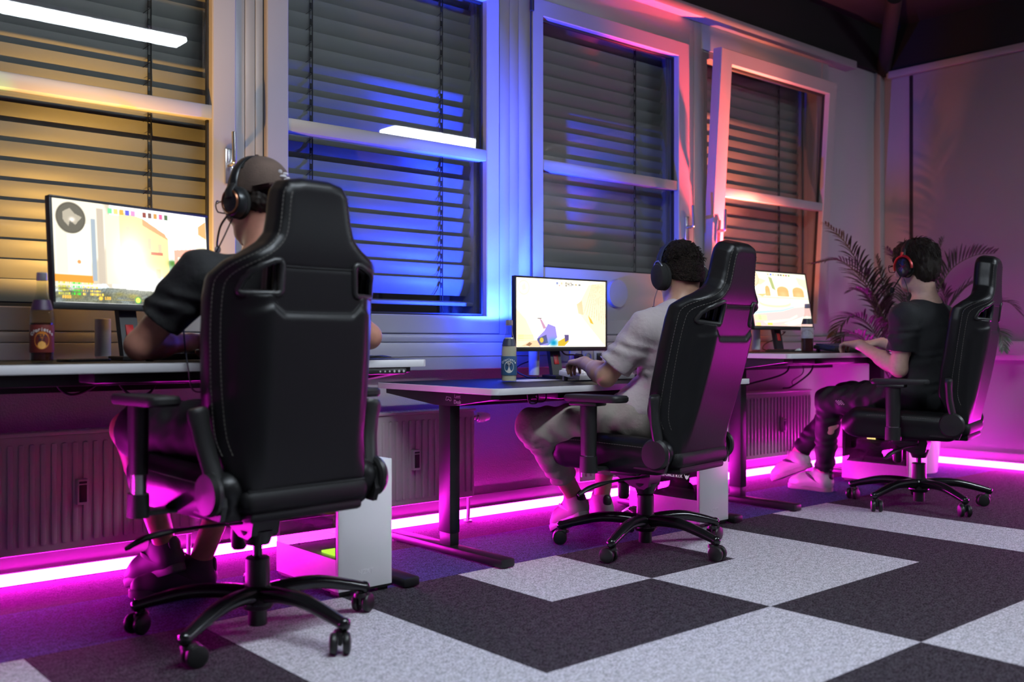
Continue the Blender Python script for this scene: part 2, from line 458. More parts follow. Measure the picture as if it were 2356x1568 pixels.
def window(i, x0, x1, gx0, gx1, zb, tilt=0.0):
    w_ = new_obj('window_%d' % (i + 1)); struct(w_)
    Y0 = 3.716
    P = w_
    w_.location = (0, Y0 + .05, .885); w_.rotation_euler = (tilt, 0, 0)
    T = Matrix.Translation((0, -(Y0 + .05), -.885))
    def mb(): return MB()
    def fin(m, name, mats, parent=None):
        m.v = [tuple(T @ Vector(p)) for p in m.v]; return m.build(name, mats, parent or w_)
    m = mb(); ring(m, x0 + .004, x1 - .004, .88, 2.578, gx0 - x0, x1 - gx1, (zb - .08 if i == 2 else GZ0) - .88 - (0 if i != 2 else .14) if i != 2 else .08, 2.578 - GZ1, Y0, Y0 + .06)
    fin(m, 'frame', MT['pvc'])
    m = mb(); z0 = zb
    ring(m, gx0, gx1, z0, GZ1, .012, .012, .012, .012, Y0 + .034, Y0 + .05, .001); fin(m, 'seal', MT['seal'])
    m = mb(); m.bx(gx0 - .004, gx1 + .004, Y0 + .006, Y0 + .062, TZ - .026, TZ + .028, .003); fin(m, 'transom', MT['pvc'])
    m = mb(); m.bx(gx0, gx1, Y0 + .046, Y0 + .050, z0, GZ1); fin(m, 'pane', MT['glass'])
    if i == 2:
        m = mb(); m.bx(gx0 - .002, gx1 + .002, Y0 + .016, Y0 + .055, .955, zb + .004, .003); pn = fin(m, 'panel', MT['pvc'])
        m = mb(); m.cyl((3.985, Y0 - .004, 1.104), (3.985, Y0 + .018, 1.104), .074, .078, 40)
        m.v = [tuple(T @ Vector(p)) for p in m.v]; m.build('vent_cover', MT['pvc'], pn)
    if i in HANDLE_AT:
        hx = (gx1 + x1) / 2 + .012 if HANDLE_AT[i] == 'r' else (gx0 + x0) / 2 - .005
        hz = 1.535 if i == 0 else 1.50
        m = mb(); m.bx(hx - .017, hx + .017, Y0 - .012, Y0 + .002, hz - .07, hz + .07, .004)
        m.tube(spline([(hx, Y0 - .01, hz + .005), (hx, Y0 - .048, hz + .008), (hx, Y0 - .055, hz + .03), (hx, Y0 - .05, hz + .13)], 6), [.009] * 19, 10)
        fin(m, 'handle', MT['chrome'])
    if i == 2:
        m = mb(); m.cyl((x0 - .006, Y0 - .012, 2.50), (x0 - .006, Y0 - .012, 2.56), .011); m.cyl((x0 - .006, Y0 - .006, .9), (x0 - .006, Y0 - .006, 2.5), .004)
        fin(m, 'hinge', MT['plastic'])
    return w_
window(0, .48, 1.77, .575, 1.672, GZ0)
window(1, 1.897, 3.144, 1.995, 3.066, GZ0)
window(2, 3.35, 4.60, 3.43, 4.50, 1.219)
window(3, 4.755, 6.02, 4.865, 5.93, GZ0, R(3.6))
# fixed outer frame behind the tilted sash
m = MB(); ring(m, 4.75, 6.022, .88, 2.582, .045, .045, .045, .045, 3.742, 3.82); struct(m.build('trim_14', MT['pvc']))

# ---- outside venetian blinds, one per window
BL = [('outside venetian blind glowing amber behind the first window from the left', 0, (1.485,), .95, 0),
      ('outside venetian blind glowing blue behind the second window from the left', 1, (2.198, 2.91), 1.03, 1),
      ('outside venetian blind behind the short pane of the third window from the left', 2, (3.567, 4.30), 1.15, 0),
      ('outside venetian blind behind the tilted open window', 3, (4.87, 5.73), .95, 0)]
for lab, i, cords, zb, raised in BL:
    a, b = OPEN[i]; a += .03; b -= .05
    t = thing('venetian_blind', lab, 'blind', (0, 0, 0), 0, 'outside venetian blinds')
    m = MB(); z = zb + .04; nz_ = 0
    N = 6
    while z < 2.62:
        vs = []; fs = []
        for k in range(N + 1):
            s = k / N - .5
            y = 3.899 - .035 * s - .006 * (1 - 4 * s * s); zz = z + .0385 + s * .079
            vs += [(a, y, zz), (b, y, zz), (a, y + .0012, zz), (b, y + .0012, zz)]
        for k in range(N):
            p = 4 * k; fs += [(p, p + 1, p + 5, p + 4), (p + 2, p + 6, p + 7, p + 3)]
        fs += [(0, 2, 3, 1), (4 * N, 4 * N + 1, 4 * N + 3, 4 * N + 2)]
        m.add(vs, fs); z += .0705
    m.build('slats', MT['slat'], t, fix=False)
    if raised:
        m = MB(); m.box(((a + b) / 2, 3.90, zb), (b - a, .075, .018), .004, rot=(R(8), 0, 0)); m.build('bottom_rail', MT['slat'], t)
    for cx in cords:
        m = MB(); m.cyl((cx, 3.872, .95), (cx, 3.872, 2.62), .0026, n=6); m.cyl((cx - .012, 3.874, .95), (cx - .012, 3.874, 2.62), .0014, n=5)
        z = zb + .04
        while z < 2.55:
            m.box((cx - .006, 3.874, z + .045), (.011, .006, .026), .002)
            m.cyl((cx - .03, 3.876, z + .075), (cx - .002, 3.874, z + .10), .0011, n=4); z += .0705
        m.build('ladder_cord', MT['cord'], t)
    for g in (b, a - .02):
        m = MB(); m.bx(g, g + .02, 3.86, 3.95, .9, 2.62, .003); m.build('guide_rail', MT['slat'], t)

# ---- radiators
def radiator(x0, x1, label, meter=None, valve=None):
    t = thing('radiator', label, 'radiator', (x0, 0, 0), 0, 'panel radiators under the windows')
    W = x1 - x0; z0, z1 = .118, .522
    m = MB(); m.bx(0, W, 3.625, 3.655, z0, z1, .012); m.bx(0, W, 3.69, 3.715, z0, z1, .01)
    n = int(W / .0345); p = W / n
    for k in range(n):
        m.bx(p * k + .008, p * (k + 1) - .008, 3.616, 3.63, z0 + .028, z1 - .028, .0068)
    m.build('panel', MT['radi'], t)
    m = MB(); m.bx(-.003, W + .003, 3.62, 3.718, z1 - .002, z1 + .010, .003)
    for k in range(int(W / .03)): m.bx(.01 + .03 * k, .022 + .03 * k, 3.665, 3.685, z1 + .008, z1 + .012)
    m.build('top_grille', MT['radi'], t)
    for bx_ in (.08, W - .11):
        m = MB(); m.bx(bx_, bx_ + .03, 3.71, 3.747, .2, .45); m.build('wall_bracket', MT['radi'], t)
    if meter is not None:
        mx = meter - x0
        m = MB(); m.bx(mx - .02, mx + .02, 3.592, 3.618, .275, .365, .006); mt = m.build('heat_meter', MT['radi'], t)
        m = MB(); m.bx(mx - .013, mx + .013, 3.5905, 3.594, .285, .345, .002); m.bx(mx - .013, mx + .013, 3.5905, 3.594, .349, .357, .001); m.build('meter_window', MT['plastic'], mt)
    if valve:
        s = 1 if valve == 'r' else -1; vx = W if s > 0 else 0
        zv = .485 if s > 0 else .165
        m = MB(); m.cyl((vx, 3.66, zv), (vx + s * .045, 3.66, zv), .012); m.cyl((vx + s * .03, 3.66, zv), (vx + s * .04, 3.66, zv), .018)
        v = m.build('valve', MT['chrome'], t)
        m = MB(); prof = [(.0, 0), (.021, 0), (.023, .005), (.023, .04), (.019, .055), (.017, .066), (0, .068)]
        m.lathe(prof, 20, M=Matrix.Translation((vx + s * .042, 3.66, zv)) @ Matrix.Rotation(s * PI / 2, 4, 'Y'))
        for k in range(14):
            an = 2 * PI * k / 14; m.box((vx + s * .062, 3.66 + .0235 * math.cos(an), zv + .0235 * math.sin(an)), (.03, .003, .003))
        m.build('thermostat_knob', MT['white'], v)
    px = W - .012
    m = MB(); m.tube(spline([(px, 3.66, z0 + .01), (px, 3.66, .06), (px, 3.665, .0)], 5), .0085, 10); m.cyl((px, 3.665, 0), (px, 3.665, .006), .02); m.build('pipe', MT['radi'], t)
radiator(.58, 1.56, 'white ribbed radiator under the first window, behind the nearest gamer', 1.14)
radiator(2.0, 2.914, 'white ribbed radiator with a thermostat knob, behind the middle desk leg', 2.56, 'r')
radiator(3.60, 4.50, 'white ribbed radiator behind the legs of the middle gamer', None, 'l')
radiator(4.80, 5.72, 'shiny ribbed radiator under the far desk, behind hanging cables', 5.38, None)

# ---- power sockets in the cable trunking
MT['sock'] = mat('white_socket_plastic', (.60, .58, .58), .3)
for x, lab, plug in ((3.612, 'white wall socket with a black plug in it, behind the middle desk', 1), (3.70, 'empty round white wall socket behind the middle desk', 0), (3.785, 'white data socket with a white cable plugged in', 2)):
    t = thing('wall_socket', lab, 'socket', (x, 3.672, .762), 0, 'sockets in the cable trunking')
    m = MB(); m.bx(-.041, .041, -.008, 0.001, -.041, .041, .005); m.build('face_plate', MT['sock'], t)
    if plug == 2:
        m = MB(); m.bx(-.02, .02, -.012, -.006, -.02, .02, .002); m.build('data_port', MT['plastic'], t)
    else:
        m = MB(); m.lathe([(.0, .0), (.017, .0), (.019, .006), (.023, .006), (.023, .0)], 24, M=Matrix.Translation((0, -.008, 0)) @ Matrix.Rotation(PI / 2, 4, 'X')); m.build('socket_ring', MT['sock'], t)
        m = MB(); m.cyl((0, -.0088, 0), (0, -.0078, 0), .0165, n=24); cu = m.build('socket_cup', MT['sock'], t)
        for hx in (-.009, .009):
            m = MB(); m.cyl((hx, -.0095, 0), (hx, -.0082, 0), .003, n=8); m.build('contact_hole', MT['seal'], cu)

# ---- ceiling tubes (behind and above the camera; the panes mirror them)
TUBE = glow('white_tube', (.80, .90, 1.0), LAMP_L)
def lamp(x0, x1, y, z, lab, w=.085):
    t = thing('ceiling_lamp', lab, 'lamp', (0, 0, 0))
    m = MB(); m.bx(x0, x1, y - w, y + w, z, z + .035, .012); m.build('diffuser', TUBE, t)
    m = MB(); m.bx(x0 - .005, x1 + .005, y - w - .005, y + w + .005, z + .034, z + .06, .004); m.build('housing', MT['white'], t)
    for x in (x0 + .3, x1 - .3):
        m = MB(); m.cyl((x, y, z + .06), (x, y, 3.1), .003, n=6); m.build('suspension_wire', MT['chrome'], t)
lamp(.55, 2.63, 1.20, 2.775, 'long white tube lamp mirrored in the first window')
lamp(5.18, 6.65, -.22, 2.79, 'white tube lamp mirrored above the crossbar of the second window', .13)
# ------------------------------------------------------------------ desks, monitors, PCs and what stands on the desks
DW, DD, DT = 1.51, .80, .025
DESKS = [(.515, .781), (2.36, .668), (4.255, .782)]
OVER = [.035, .08, .05]     # left end, height of the top
DY = 2.82
def rrect(x0, x1, y0, y1, r, n=6):
    o = []
    for cx, cy, a0 in ((x1 - r, y1 - r, 0), (x0 + r, y1 - r, 90), (x0 + r, y0 + r, 180), (x1 - r, y0 + r, 270)):
        for k in range(n + 1):
            a = R(a0 + 90 * k / n); o.append((cx + r * math.cos(a), cy + r * math.sin(a)))
    return o
def slab(m, poly, z0, z1, side=0, top=0, ch=.0015):
    n = len(poly); cx = sum(p[0] for p in poly) / n; cy = sum(p[1] for p in poly) / n
    def ins(p, d):
        L = math.hypot(p[0] - cx, p[1] - cy); t = 1 - d / L; return (cx + (p[0] - cx) * t, cy + (p[1] - cy) * t)
    rings = [[(*ins(p, ch), z0) for p in poly], [(*p, z0 + ch) for p in poly], [(*p, z1 - ch) for p in poly], [(*ins(p, ch), z1) for p in poly]]
    vs = [v for r in rings for v in r]; fs = []; ms = []
    for i in range(3):
        for k in range(n): fs.append((i * n + k, i * n + (k + 1) % n, (i + 1) * n + (k + 1) % n, (i + 1) * n + k))
    m.add(vs, fs, side); b = len(m.v)
    m.f.append(tuple(b - n + k for k in range(n))); m.m.append(top)
    m.f.append(tuple(b - 4 * n + k for k in range(n - 1, -1, -1))); m.m.append(top)
def text_mesh(s, size, ext=.0004, bold=0.0):
    c = bpy.data.curves.new('t', 'FONT'); c.body = s; c.size = size; c.extrude = ext; c.align_x = 'CENTER'; c.align_y = 'CENTER'; c.offset = bold; c.resolution_u = 3
    o = bpy.data.objects.new('t', c); COL.objects.link(o); dg = bpy.context.evaluated_depsgraph_get()
    me = bpy.data.meshes.new_from_object(o.evaluated_get(dg)); bpy.data.objects.remove(o); bpy.data.curves.remove(c); return me
def text(s, size, parent, name, m, M, ext=.0004, bold=0.0):
    me = text_mesh(s, size, ext, bold); me.name = name; me.materials.clear(); me.materials.append(m)
    o = new_obj(name, me, parent); o.matrix_local = M; return o
FRONT = Euler((R(90), 0, 0)).to_matrix().to_4x4()                     # text read from -y
LEFTF = Euler((R(90), 0, R(-90))).to_matrix().to_4x4()                # text read from -x
MT['logo'] = mat('pale_print', (.42, .40, .42), .5)
DLAB = ['high white-edged desk with a black top at the left, nearest the camera', 'lowest desk with a black top and white edge, in the middle', 'far desk with a white edge, in front of the palm']
def desk(i):
    x0, zt = DESKS[i]
    t = thing('desk', DLAB[i], 'desk', (x0 + DW / 2, DY + DD / 2, 0), 0, 'height-adjustable gaming desks')
    hw, hd = DW / 2, DD / 2
    m = MB(); slab(m, rrect(-hw, hw + OVER[i], -hd, hd, .03), zt - DT, zt, 1, 0); m.build('tabletop', [MT['desk'], MT['deskw']], t)
    zb = zt - DT
    for s in (-1, 1):
        lx = s * (hw - .05)
        m = MB(); m.bx(lx - .033, lx + .033, -.42, .32, 0.004, .036, .007); ft = m.build('foot', MT['steel'], t)
        for yy in (-.39, .29):
            m = MB(); m.cyl((lx, yy, 0), (lx, yy, .006), .018, n=14); m.build('foot_pad', MT['rubber'], ft)
        m = MB(); m.bx(lx - .0245, lx + .0245, -.095, -.02, .085, zb - .04, .003); m.bx(lx - .022, lx + .022, -.092, -.023, .034, .09, .002)
        m.build('leg', MT['steel'], t)
        m = MB(); y0, y1 = -.36, .34; zz = zb - .001
        m.prism([(y0, zz), (y0, zz - .018), (-.11, zz - .052), (-.01, zz - .052), (y1, zz - .018), (y1, zz)], -.022, .022, M=Matrix.Translation((lx + s * .012, 0, 0)) @ Matrix.Rotation(PI / 2, 4, 'Z'))
        br = m.build('side_bracket', MT['steel'], t)
        if i == 1 and s < 0:
            text('Leet\nDesk', .022, br, 'lettering', MT['logo'], Matrix.Translation((lx - .0345, -.155, zz - .024)) @ LEFTF)
            m = MB(); xx = lx - .0345
            m.tube([(xx, -.105, zz - .018), (xx, -.085, zz - .016), (xx, -.08, zz - .03), (xx, -.09, zz - .03), (xx, -.098, zz - .025), (xx, -.108, zz - .032), (xx, -.116, zz - .03), (xx, -.112, zz - .018), (xx, -.105, zz - .018)], .0012, 6); m.build('controller_emblem', MT['logo'], br)
    m = MB(); m.bx(-hw + .1, hw - .1, -.03, .03, zb - .05, zb - .002, .003); m.build('crossbar', MT['steel'], t)
    m = MB(); m.bx(-hw + .25, hw - .25, .14, .30, zb - .075, zb - .07); m.bx(-hw + .25, hw - .25, .14, .123, zb - .075, zb - .02); m.bx(-hw + .25, hw - .25, .297, .30, zb - .075, zb)
    m.build('cable_tray', MT['steel'], t)
    m = MB(); m.bx(-.3, .1, -.26, -.12, zb - .035, zb, .005); m.build('motor_box', MT['steel'], t)
    m = MB(); m.bx(hw - .29, hw - .06, -hd - .004, -hd + .06, zb - .024, zb - .003, .006); cp = m.build('control_panel', MT['plastic'], t)
    for k in range(6):
        m = MB(); m.cyl((hw - .17 + .019 * k, -hd - .003, zb - .0135), (hw - .17 + .019 * k, -hd - .0055, zb - .0135), .0032 if k < 3 else .0045, n=12); m.build('button', MT['logo'], cp)
    return t
for i in range(3): desk(i)

# ---- screens: a painted picture, one colour per grid point, given off as light
class Paint:
    def __init__(s, w=300, h=170, bg=(1, 1, 1)):
        s.w, s.h = w, h; s.a = np.ones((h, w, 3)) * np.array(bg); s.y, s.x = np.mgrid[0:h, 0:w]; s.x = s.x / (w - 1); s.y = s.y / (h - 1)
    def poly(s, p, c, al=1.0):
        m = poly_sdf(s.x, s.y, p) < 0; s.a[m] = s.a[m] * (1 - al) + np.array(c) * al
    def rect(s, x0, y0, x1, y1, c, al=1.0): s.poly([(x0, y0), (x1, y0), (x1, y1), (x0, y1)], c, al)
    def disc(s, cx, cy, r, c, al=1.0, ry=None):
        q = np.sqrt(((s.x - cx) / r) ** 2 + ((s.y - cy) / (ry or r * s.w / s.h)) ** 2); m = np.clip((1 - q) * 12, 0, 1)[..., None] * al
        s.a = s.a * (1 - m) + np.array(c) * m
    def soft(s, cx, cy, rx, ry, c, al=1.0):
        m = (np.exp(-(((s.x - cx) / rx) ** 2 + ((s.y - cy) / ry) ** 2)) * al)[..., None]; s.a = s.a * (1 - m) + np.array(c) * m
    def speck(s, x0, y0, x1, y1, amt):
        m = (s.x >= x0) & (s.x < x1) & (s.y >= y0) & (s.y < y1)
        n = np.random.rand(s.h, s.w); n = (n + np.roll(n, 1, 1) + np.roll(n, 1, 0)) / 3
        s.a[m] *= (1 + amt * (n[m] * 2 - 1))[:, None]
    DIG = {'0': '757', '1': '262', '8': '757'}
    def digits(s, txt, x, y, px, c):
        F = {'1': ['010', '110', '010', '010', '111'], '0': ['111', '101', '101', '101', '111'], '8': ['111', '101', '111', '101', '111'], '4': ['101', '101', '111', '001', '001'], ':': ['0', '1', '0', '1', '0'], '$': ['011', '110', '111', '011', '110'], '9': ['111', '101', '111', '001', '111'], '7': ['111', '001', '010', '010', '010']}
        X = int(x * s.w); Y = int(y * s.h)
        for ch in txt:
            g = F[ch]
            for r, row in enumerate(g):
                for q, b in enumerate(row):
                    if b == '1': s.a[Y + r * px:Y + r * px + px, X + q * px:X + q * px + px] = c
            X += (len(g[0]) + 1) * px
def screen1():
    p = Paint(bg=(1, 1, 1)); G = (.30, .30, .26)
    p.rect(0, 0, .34, .86, (.75, .70, .60)); p.rect(0, 0, .22, .86, (.86, .82, .72)); p.disc(.14, .22, .20, (.88, .85, .76), 1, .45)
    p.rect(.01, .22, .215, .80, (.93, .90, .80)); p.rect(.015, .25, .08, .72, (.85, .84, .74)); p.rect(.09, .22, .20, .72, (1, .98, .88))
    p.rect(0, .73, .225, .80, (.90, .52, .13)); p.rect(.222, .16, .25, .78, (.55, .60, .64)); p.rect(.26, .05, .30, .8, (.70, .64, .56))
    p.rect(.31, .1, .40, .8, (.88, .80, .70)); p.disc(.145, .60, .012, (.85, .5, .25))
    p.poly([(.40, .05), (.55, .1), (.72, .28), (.72, .70), (.40, .72)], (1, .86, .55)); p.poly([(.55, .1), (.70, .24), (.72, .30), (.55, .17)], (.86, .58, .38))
    for k in range(4): p.rect(.44 + .07 * k, .2 + .05 * k, .465 + .07 * k, .32 + .05 * k, (.80, .72, .55))
    p.rect(.60, .44, .68, .47, (.75, .40, .30)); p.rect(.63, .62, .66, .72, (.85, .68, .45))
    p.rect(.72, .52, .77, .70, (.60, .70, .62)); p.soft(.745, .545, .03, .04, (.25, .45, .12))
    p.poly([(.76, .40), (.91, .37), (.91, .72), (.76, .70)], (.95, .62, .52)); p.rect(.76, .58, .90, .68, (.78, .35, .33)); p.rect(.78, .60, .85, .68, (.35, .40, .42))
    for k in range(3): p.rect(.785 + .045 * k, .47, .81 + .045 * k, .54, (1, .88, .78))
    p.rect(.92, .2, 1, .72, (1, .93, .80)); p.poly([(.94, .12), (1, .05), (1, .25), (.94, .2)], (.95, .60, .35))
    p.poly([(0, .86), (.30, .80), (.34, .87), (.0, .93)], (.80, .84, .86))
    p.poly([(.32, .84), (.6, .76), (1, .70), (1, 1), (.2, 1)], (.88, .87, .84)); p.poly([(0, .90), (.34, .84), (.62, .86), (.9, .84), (1, .86), (1, 1), (0, 1)], (.36, .37, .30))
    for k in range(60): p.soft(random.random() * .8, .86 + .13 * random.random(), .03, .02, random.choice([(.46, .42, .12), (.22, .23, .20), (.42, .46, .46)]), .7)
    p.speck(0, .84, 1, 1, .35); p.soft(.47, .55, .10, .26, (1, 1, 1)); p.soft(.56, .72, .10, .10, (1, 1, 1))
    p.poly([(.70, .74), (.715, .79), (.80, .80), (.88, .86), (.88, .97), (.72, .97), (.70, .86)], (.28, .24, .14)); p.poly([(.71, .83), (.76, .86), (.76, .97), (.71, .97)], (.42, .47, .52))
    p.disc(.105, .175, .090, (.20, .17, .12)); p.disc(.105, .175, .084, (.30, .28, .23))
    p.poly([(.06, .12), (.10, .08), (.13, .13), (.17, .16), (.13, .24), (.10, .20), (.09, .26), (.06, .20)], (.62, .58, .50)); p.soft(.112, .19, .015, .02, (1, .95, .9))
    for k, c in enumerate([(.4, .8, .5), (.9, .75, .4), (.95, .6, .2), (.3, .3, .75), (.85, .5, .7), (.95, .9, .8), (.5, .2, .15), (.4, .25, .2), (.75, .5, .2), (.8, .3, .5), (.25, .35, .2)]): p.rect(.33 + .037 * k, .035, .355 + .037 * k, .085, c)
    for k in range(4):
        for a, b, c in ((.02, .09, (.75, .75, .2)), (.095, .155, (.2, .8, .15)), (.16, .23 + .02 * k, (.95, .80, .25))):
            for q in range(int((b - a) / .006)):
                if random.random() < .8: p.rect(a + q * .006, .80 + .035 * k, a + q * .006 + .004, .82 + .035 * k, c)
    p.digits('$800', .04, .935, 1, (1, .75, .2)); p.digits('100', .29, .935, 1, (1, .75, .2)); p.disc(.265, .95, .012, (1, .75, .2))
    p.rect(.36, .955, .75, .96, (.55, .50, .25)); p.disc(.50, .955, .021, (.2, .6, .25)); p.disc(.50, .955, .016, (.9, .85, .3))
    return p
def screen2():
    p = Paint(bg=(1, .98, .90))
    p.poly([(0, .0), (.25, 0), (.45, .45), (.12, 1), (0, 1)], (1, .93, .82)); p.poly([(.0, .45), (.1, .6), (.2, .9), (.1, 1), (0, 1)], (.95, .82, .68))
    p.poly([(1, 0), (.80, .06), (.68, .38), (.70, .52), (1, 1)], (1, .86, .70))
    for k in range(12): p.poly([(.84 + .012 * k, .05), (.845 + .012 * k, .05), (.745 + .03 * k, .5 + .02 * k), (.74 + .03 * k, .5 + .02 * k)], (.90, .66, .48))
    p.poly([(.35, .20), (.48, .30), (.48, .55), (.36, .6)], (1, .92, .78)); p.poly([(.36, .60), (.50, .38), (.50, .41), (.37, .64)], (.82, .62, .48))
    p.poly([(.58, .26), (.66, .26), (.70, .5), (.86, .96), (.80, .98), (.62, .62)], (.93, .93, .85)); p.poly([(.66, .36), (.72, .30), (.74, .52), (.68, .5)], (.92, .70, .50))
    p.poly([(.79, .52), (.83, .58), (.86, .66), (.82, .64)], (.85, .62, .15)); p.soft(.45, .62, .2, .3, (1, 1, 1))
    p.poly([(.20, .98), (.23, .86), (.30, .76), (.34, .66), (.42, .70), (.44, .86), (.34, .98)], (.52, .46, .80)); p.poly([(.22, .88), (.32, .82), (.34, .94), (.24, .98)], (.25, .25, .45)); p.disc(.27, .90, .022, (.75, .65, .2))
    p.poly([(.245, .58), (.27, .60), (.32, .72), (.29, .74)], (.70, .50, .62)); p.rect(.225, .575, .27, .59, (.35, .3, .3))
    p.soft(.40, .94, .05, .06, (.1, .55, .70), 1.2); p.poly([(.45, .92), (.56, .84), (.57, .92), (.52, .99), (.45, .99)], (.75, .62, .12)); p.poly([(.52, .82), (.57, .82), (.57, .90), (.53, .93)], (.28, .22, .42))
    p.poly([(.05, .99), (.14, .92), (.22, .90), (.26, 1)], (.95, .72, .55)); p.poly([(.10, .97), (.14, .93), (.17, .95), (.14, .99)], (.50, .36, .24))
    p.disc(.08, .14, .062, (.96, .84, .70)); p.disc(.08, .14, .055, (1, .92, .80)); p.poly([(.06, .12), (.09, .08), (.10, .16), (.07, .18)], (.97, .86, .74))
    for k, c in enumerate([(.45, .5, .7), (.8, .75, .6)]): p.rect(.43 + .05 * k, .04, .45 + .05 * k, .075, c)
    p.digits('047', .53, .045, 2, (.42, .36, .30))
    for k, c in enumerate([(.5, .5, .5), (.7, .6, .4), (.4, .4, .4)]): p.rect(.60 + .04 * k, .055, .625 + .04 * k, .08, c)
    p.rect(.46, .08, .47, .10, (.8, .4, .3))
    for k in range(4): p.rect(.02, .825 + .025 * k, .16, .835 + .025 * k, (.75, .90, .45)); p.rect(.08, .825 + .025 * k, .18, .835 + .025 * k, (1, .80, .55))
    p.rect(.02, .985, .7, .992, (.85, .7, .5)); return p
def screen3():
    p = Paint(bg=(1, .97, .86))
    p.poly([(0, .05), (.30, .16), (.20, .24), (0, .22)], (1, .84, .66)); p.rect(.0, .26, .10, .31, (.55, .78, .80)); p.poly([(.82, .06), (1, .10), (1, .3), (.86, .2)], (1, .93, .70))
    for cx, w_ in ((.30, .04), (.56, .10), (.83, .10)): p.disc(cx, .32, w_, (.92, .64, .38), 1, .07); p.rect(cx - w_, .32, cx + w_, .44, (.94, .62, .36)); p.soft(cx, .4, w_ * .6, .05, (.98, .75, .5), .6)
    p.poly([(.34, .08), (.40, .10), (.44, .34), (.38, .30)], (.62, .66, .40)); p.rect(0, .46, 1, .48, (.98, .85, .68)); p.poly([(.1, .42), (.3, .40), (.2, .46)], (.95, .72, .45))
    p.poly([(0, .80), (.45, .70), (.9, .62), (1, .64), (1, 1), (0, 1)], (.98, .74, .72)); p.poly([(.5, .95), (.9, .8), (1, .80), (1, .9), (.6, .99)], (1, .97, .88)); p.poly([(0, .74), (.5, .69), (.72, .62), (.72, .65), (.5, .73), (0, .79)], (.70, .86, .82)); p.poly([(.15, .92), (.6, .86), (.75, .78), (.75, .82), (.6, .9), (.2, .96)], (.80, .88, .80))
    p.disc(.40, .56, .28, (1, .90, .76), 1, .075); p.disc(.40, .585, .28, (.92, .80, .66), 1, .075); p.disc(.40, .555, .26, (1, .98, .88), 1, .06); p.disc(.36, .53, .15, (.98, .90, .76), 1, .04); p.disc(.36, .525, .13, (1, .99, .93), 1, .03)
    p.disc(.095, .13, .085, (.86, .66, .50)); p.disc(.095, .13, .075, (.92, .78, .64)); p.poly([(.07, .12), (.11, .08), (.12, .15), (.08, .17)], (1, .9, .8))
    for k, c in enumerate([(.7, .7, .55), (.25, .4, .8), (.9, .7, .5), (.95, .85, .6), (.35, .35, .3), (.3, .3, .3), (.7, .6, .15), (.6, .3, .4), (.45, .6, .3)]): p.rect(.33 + .045 * k, .02, .36 + .045 * k, .055, c)
    for k in range(5): p.rect(.02, .80 + .022 * k, .22, .81 + .022 * k, (.95, .95, .55)); p.rect(.08, .80 + .022 * k, .13, .81 + .022 * k, (.4, .9, .35))
    p.digits('100', .03, .945, 2, (1, .85, .2)); p.rect(.22, .945, .30, .985, (1, .85, .3)); p.rect(.45, .96, .62, .965, (1, .9, .6)); return p
def screen_mat():
    m = bpy.data.materials.new('lit_screen'); m.use_nodes = True; nt = m.node_tree; nt.nodes.clear()
    at = nt.nodes.new('ShaderNodeAttribute'); at.attribute_name = 'picture'
    e = nt.nodes.new('ShaderNodeEmission'); e.inputs[1].default_value = SCREEN_L
    g = nt.nodes.new('ShaderNodeBsdfGlossy'); g.inputs[0].default_value = (.02, .02, .02, 1); g.inputs['Roughness'].default_value = .35
    a = nt.nodes.new('ShaderNodeAddShader'); o = nt.nodes.new('ShaderNodeOutputMaterial')
    nt.links.new(at.outputs['Color'], e.inputs[0]); nt.links.new(e.outputs[0], a.inputs[0]); nt.links.new(g.outputs[0], a.inputs[1]); nt.links.new(a.outputs[0], o.inputs[0]); return m
SCRM = screen_mat()
def screen_mesh(p, w, h, parent, y):
    W, H = p.w, p.h
    gx = np.linspace(-w / 2, w / 2, W); gz = np.linspace(h, 0, H)
    X, Z = np.meshgrid(gx, gz); v = np.stack([X, np.full_like(X, y), Z], -1).reshape(-1, 3)
    i = np.arange(W * H).reshape(H, W); f = np.stack([i[1:, :-1], i[1:, 1:], i[:-1, 1:], i[:-1, :-1]], -1).reshape(-1, 4)
    me = bpy.data.meshes.new('screen'); me.from_pydata(v.tolist(), [], f.tolist())
    c = me.color_attributes.new('picture', 'FLOAT_COLOR', 'POINT'); lin = (np.clip(p.a, 0, 1) * .9 + .1) ** 2.2
    lin = np.concatenate([lin.reshape(-1, 3), np.ones((W * H, 1))], 1); c.data.foreach_set('color', lin.astype(np.float32).ravel())
    me.materials.append(SCRM); return new_obj('screen', me, parent)
MT['red'] = mat('red_plastic', (.5, .01, .01), .4)
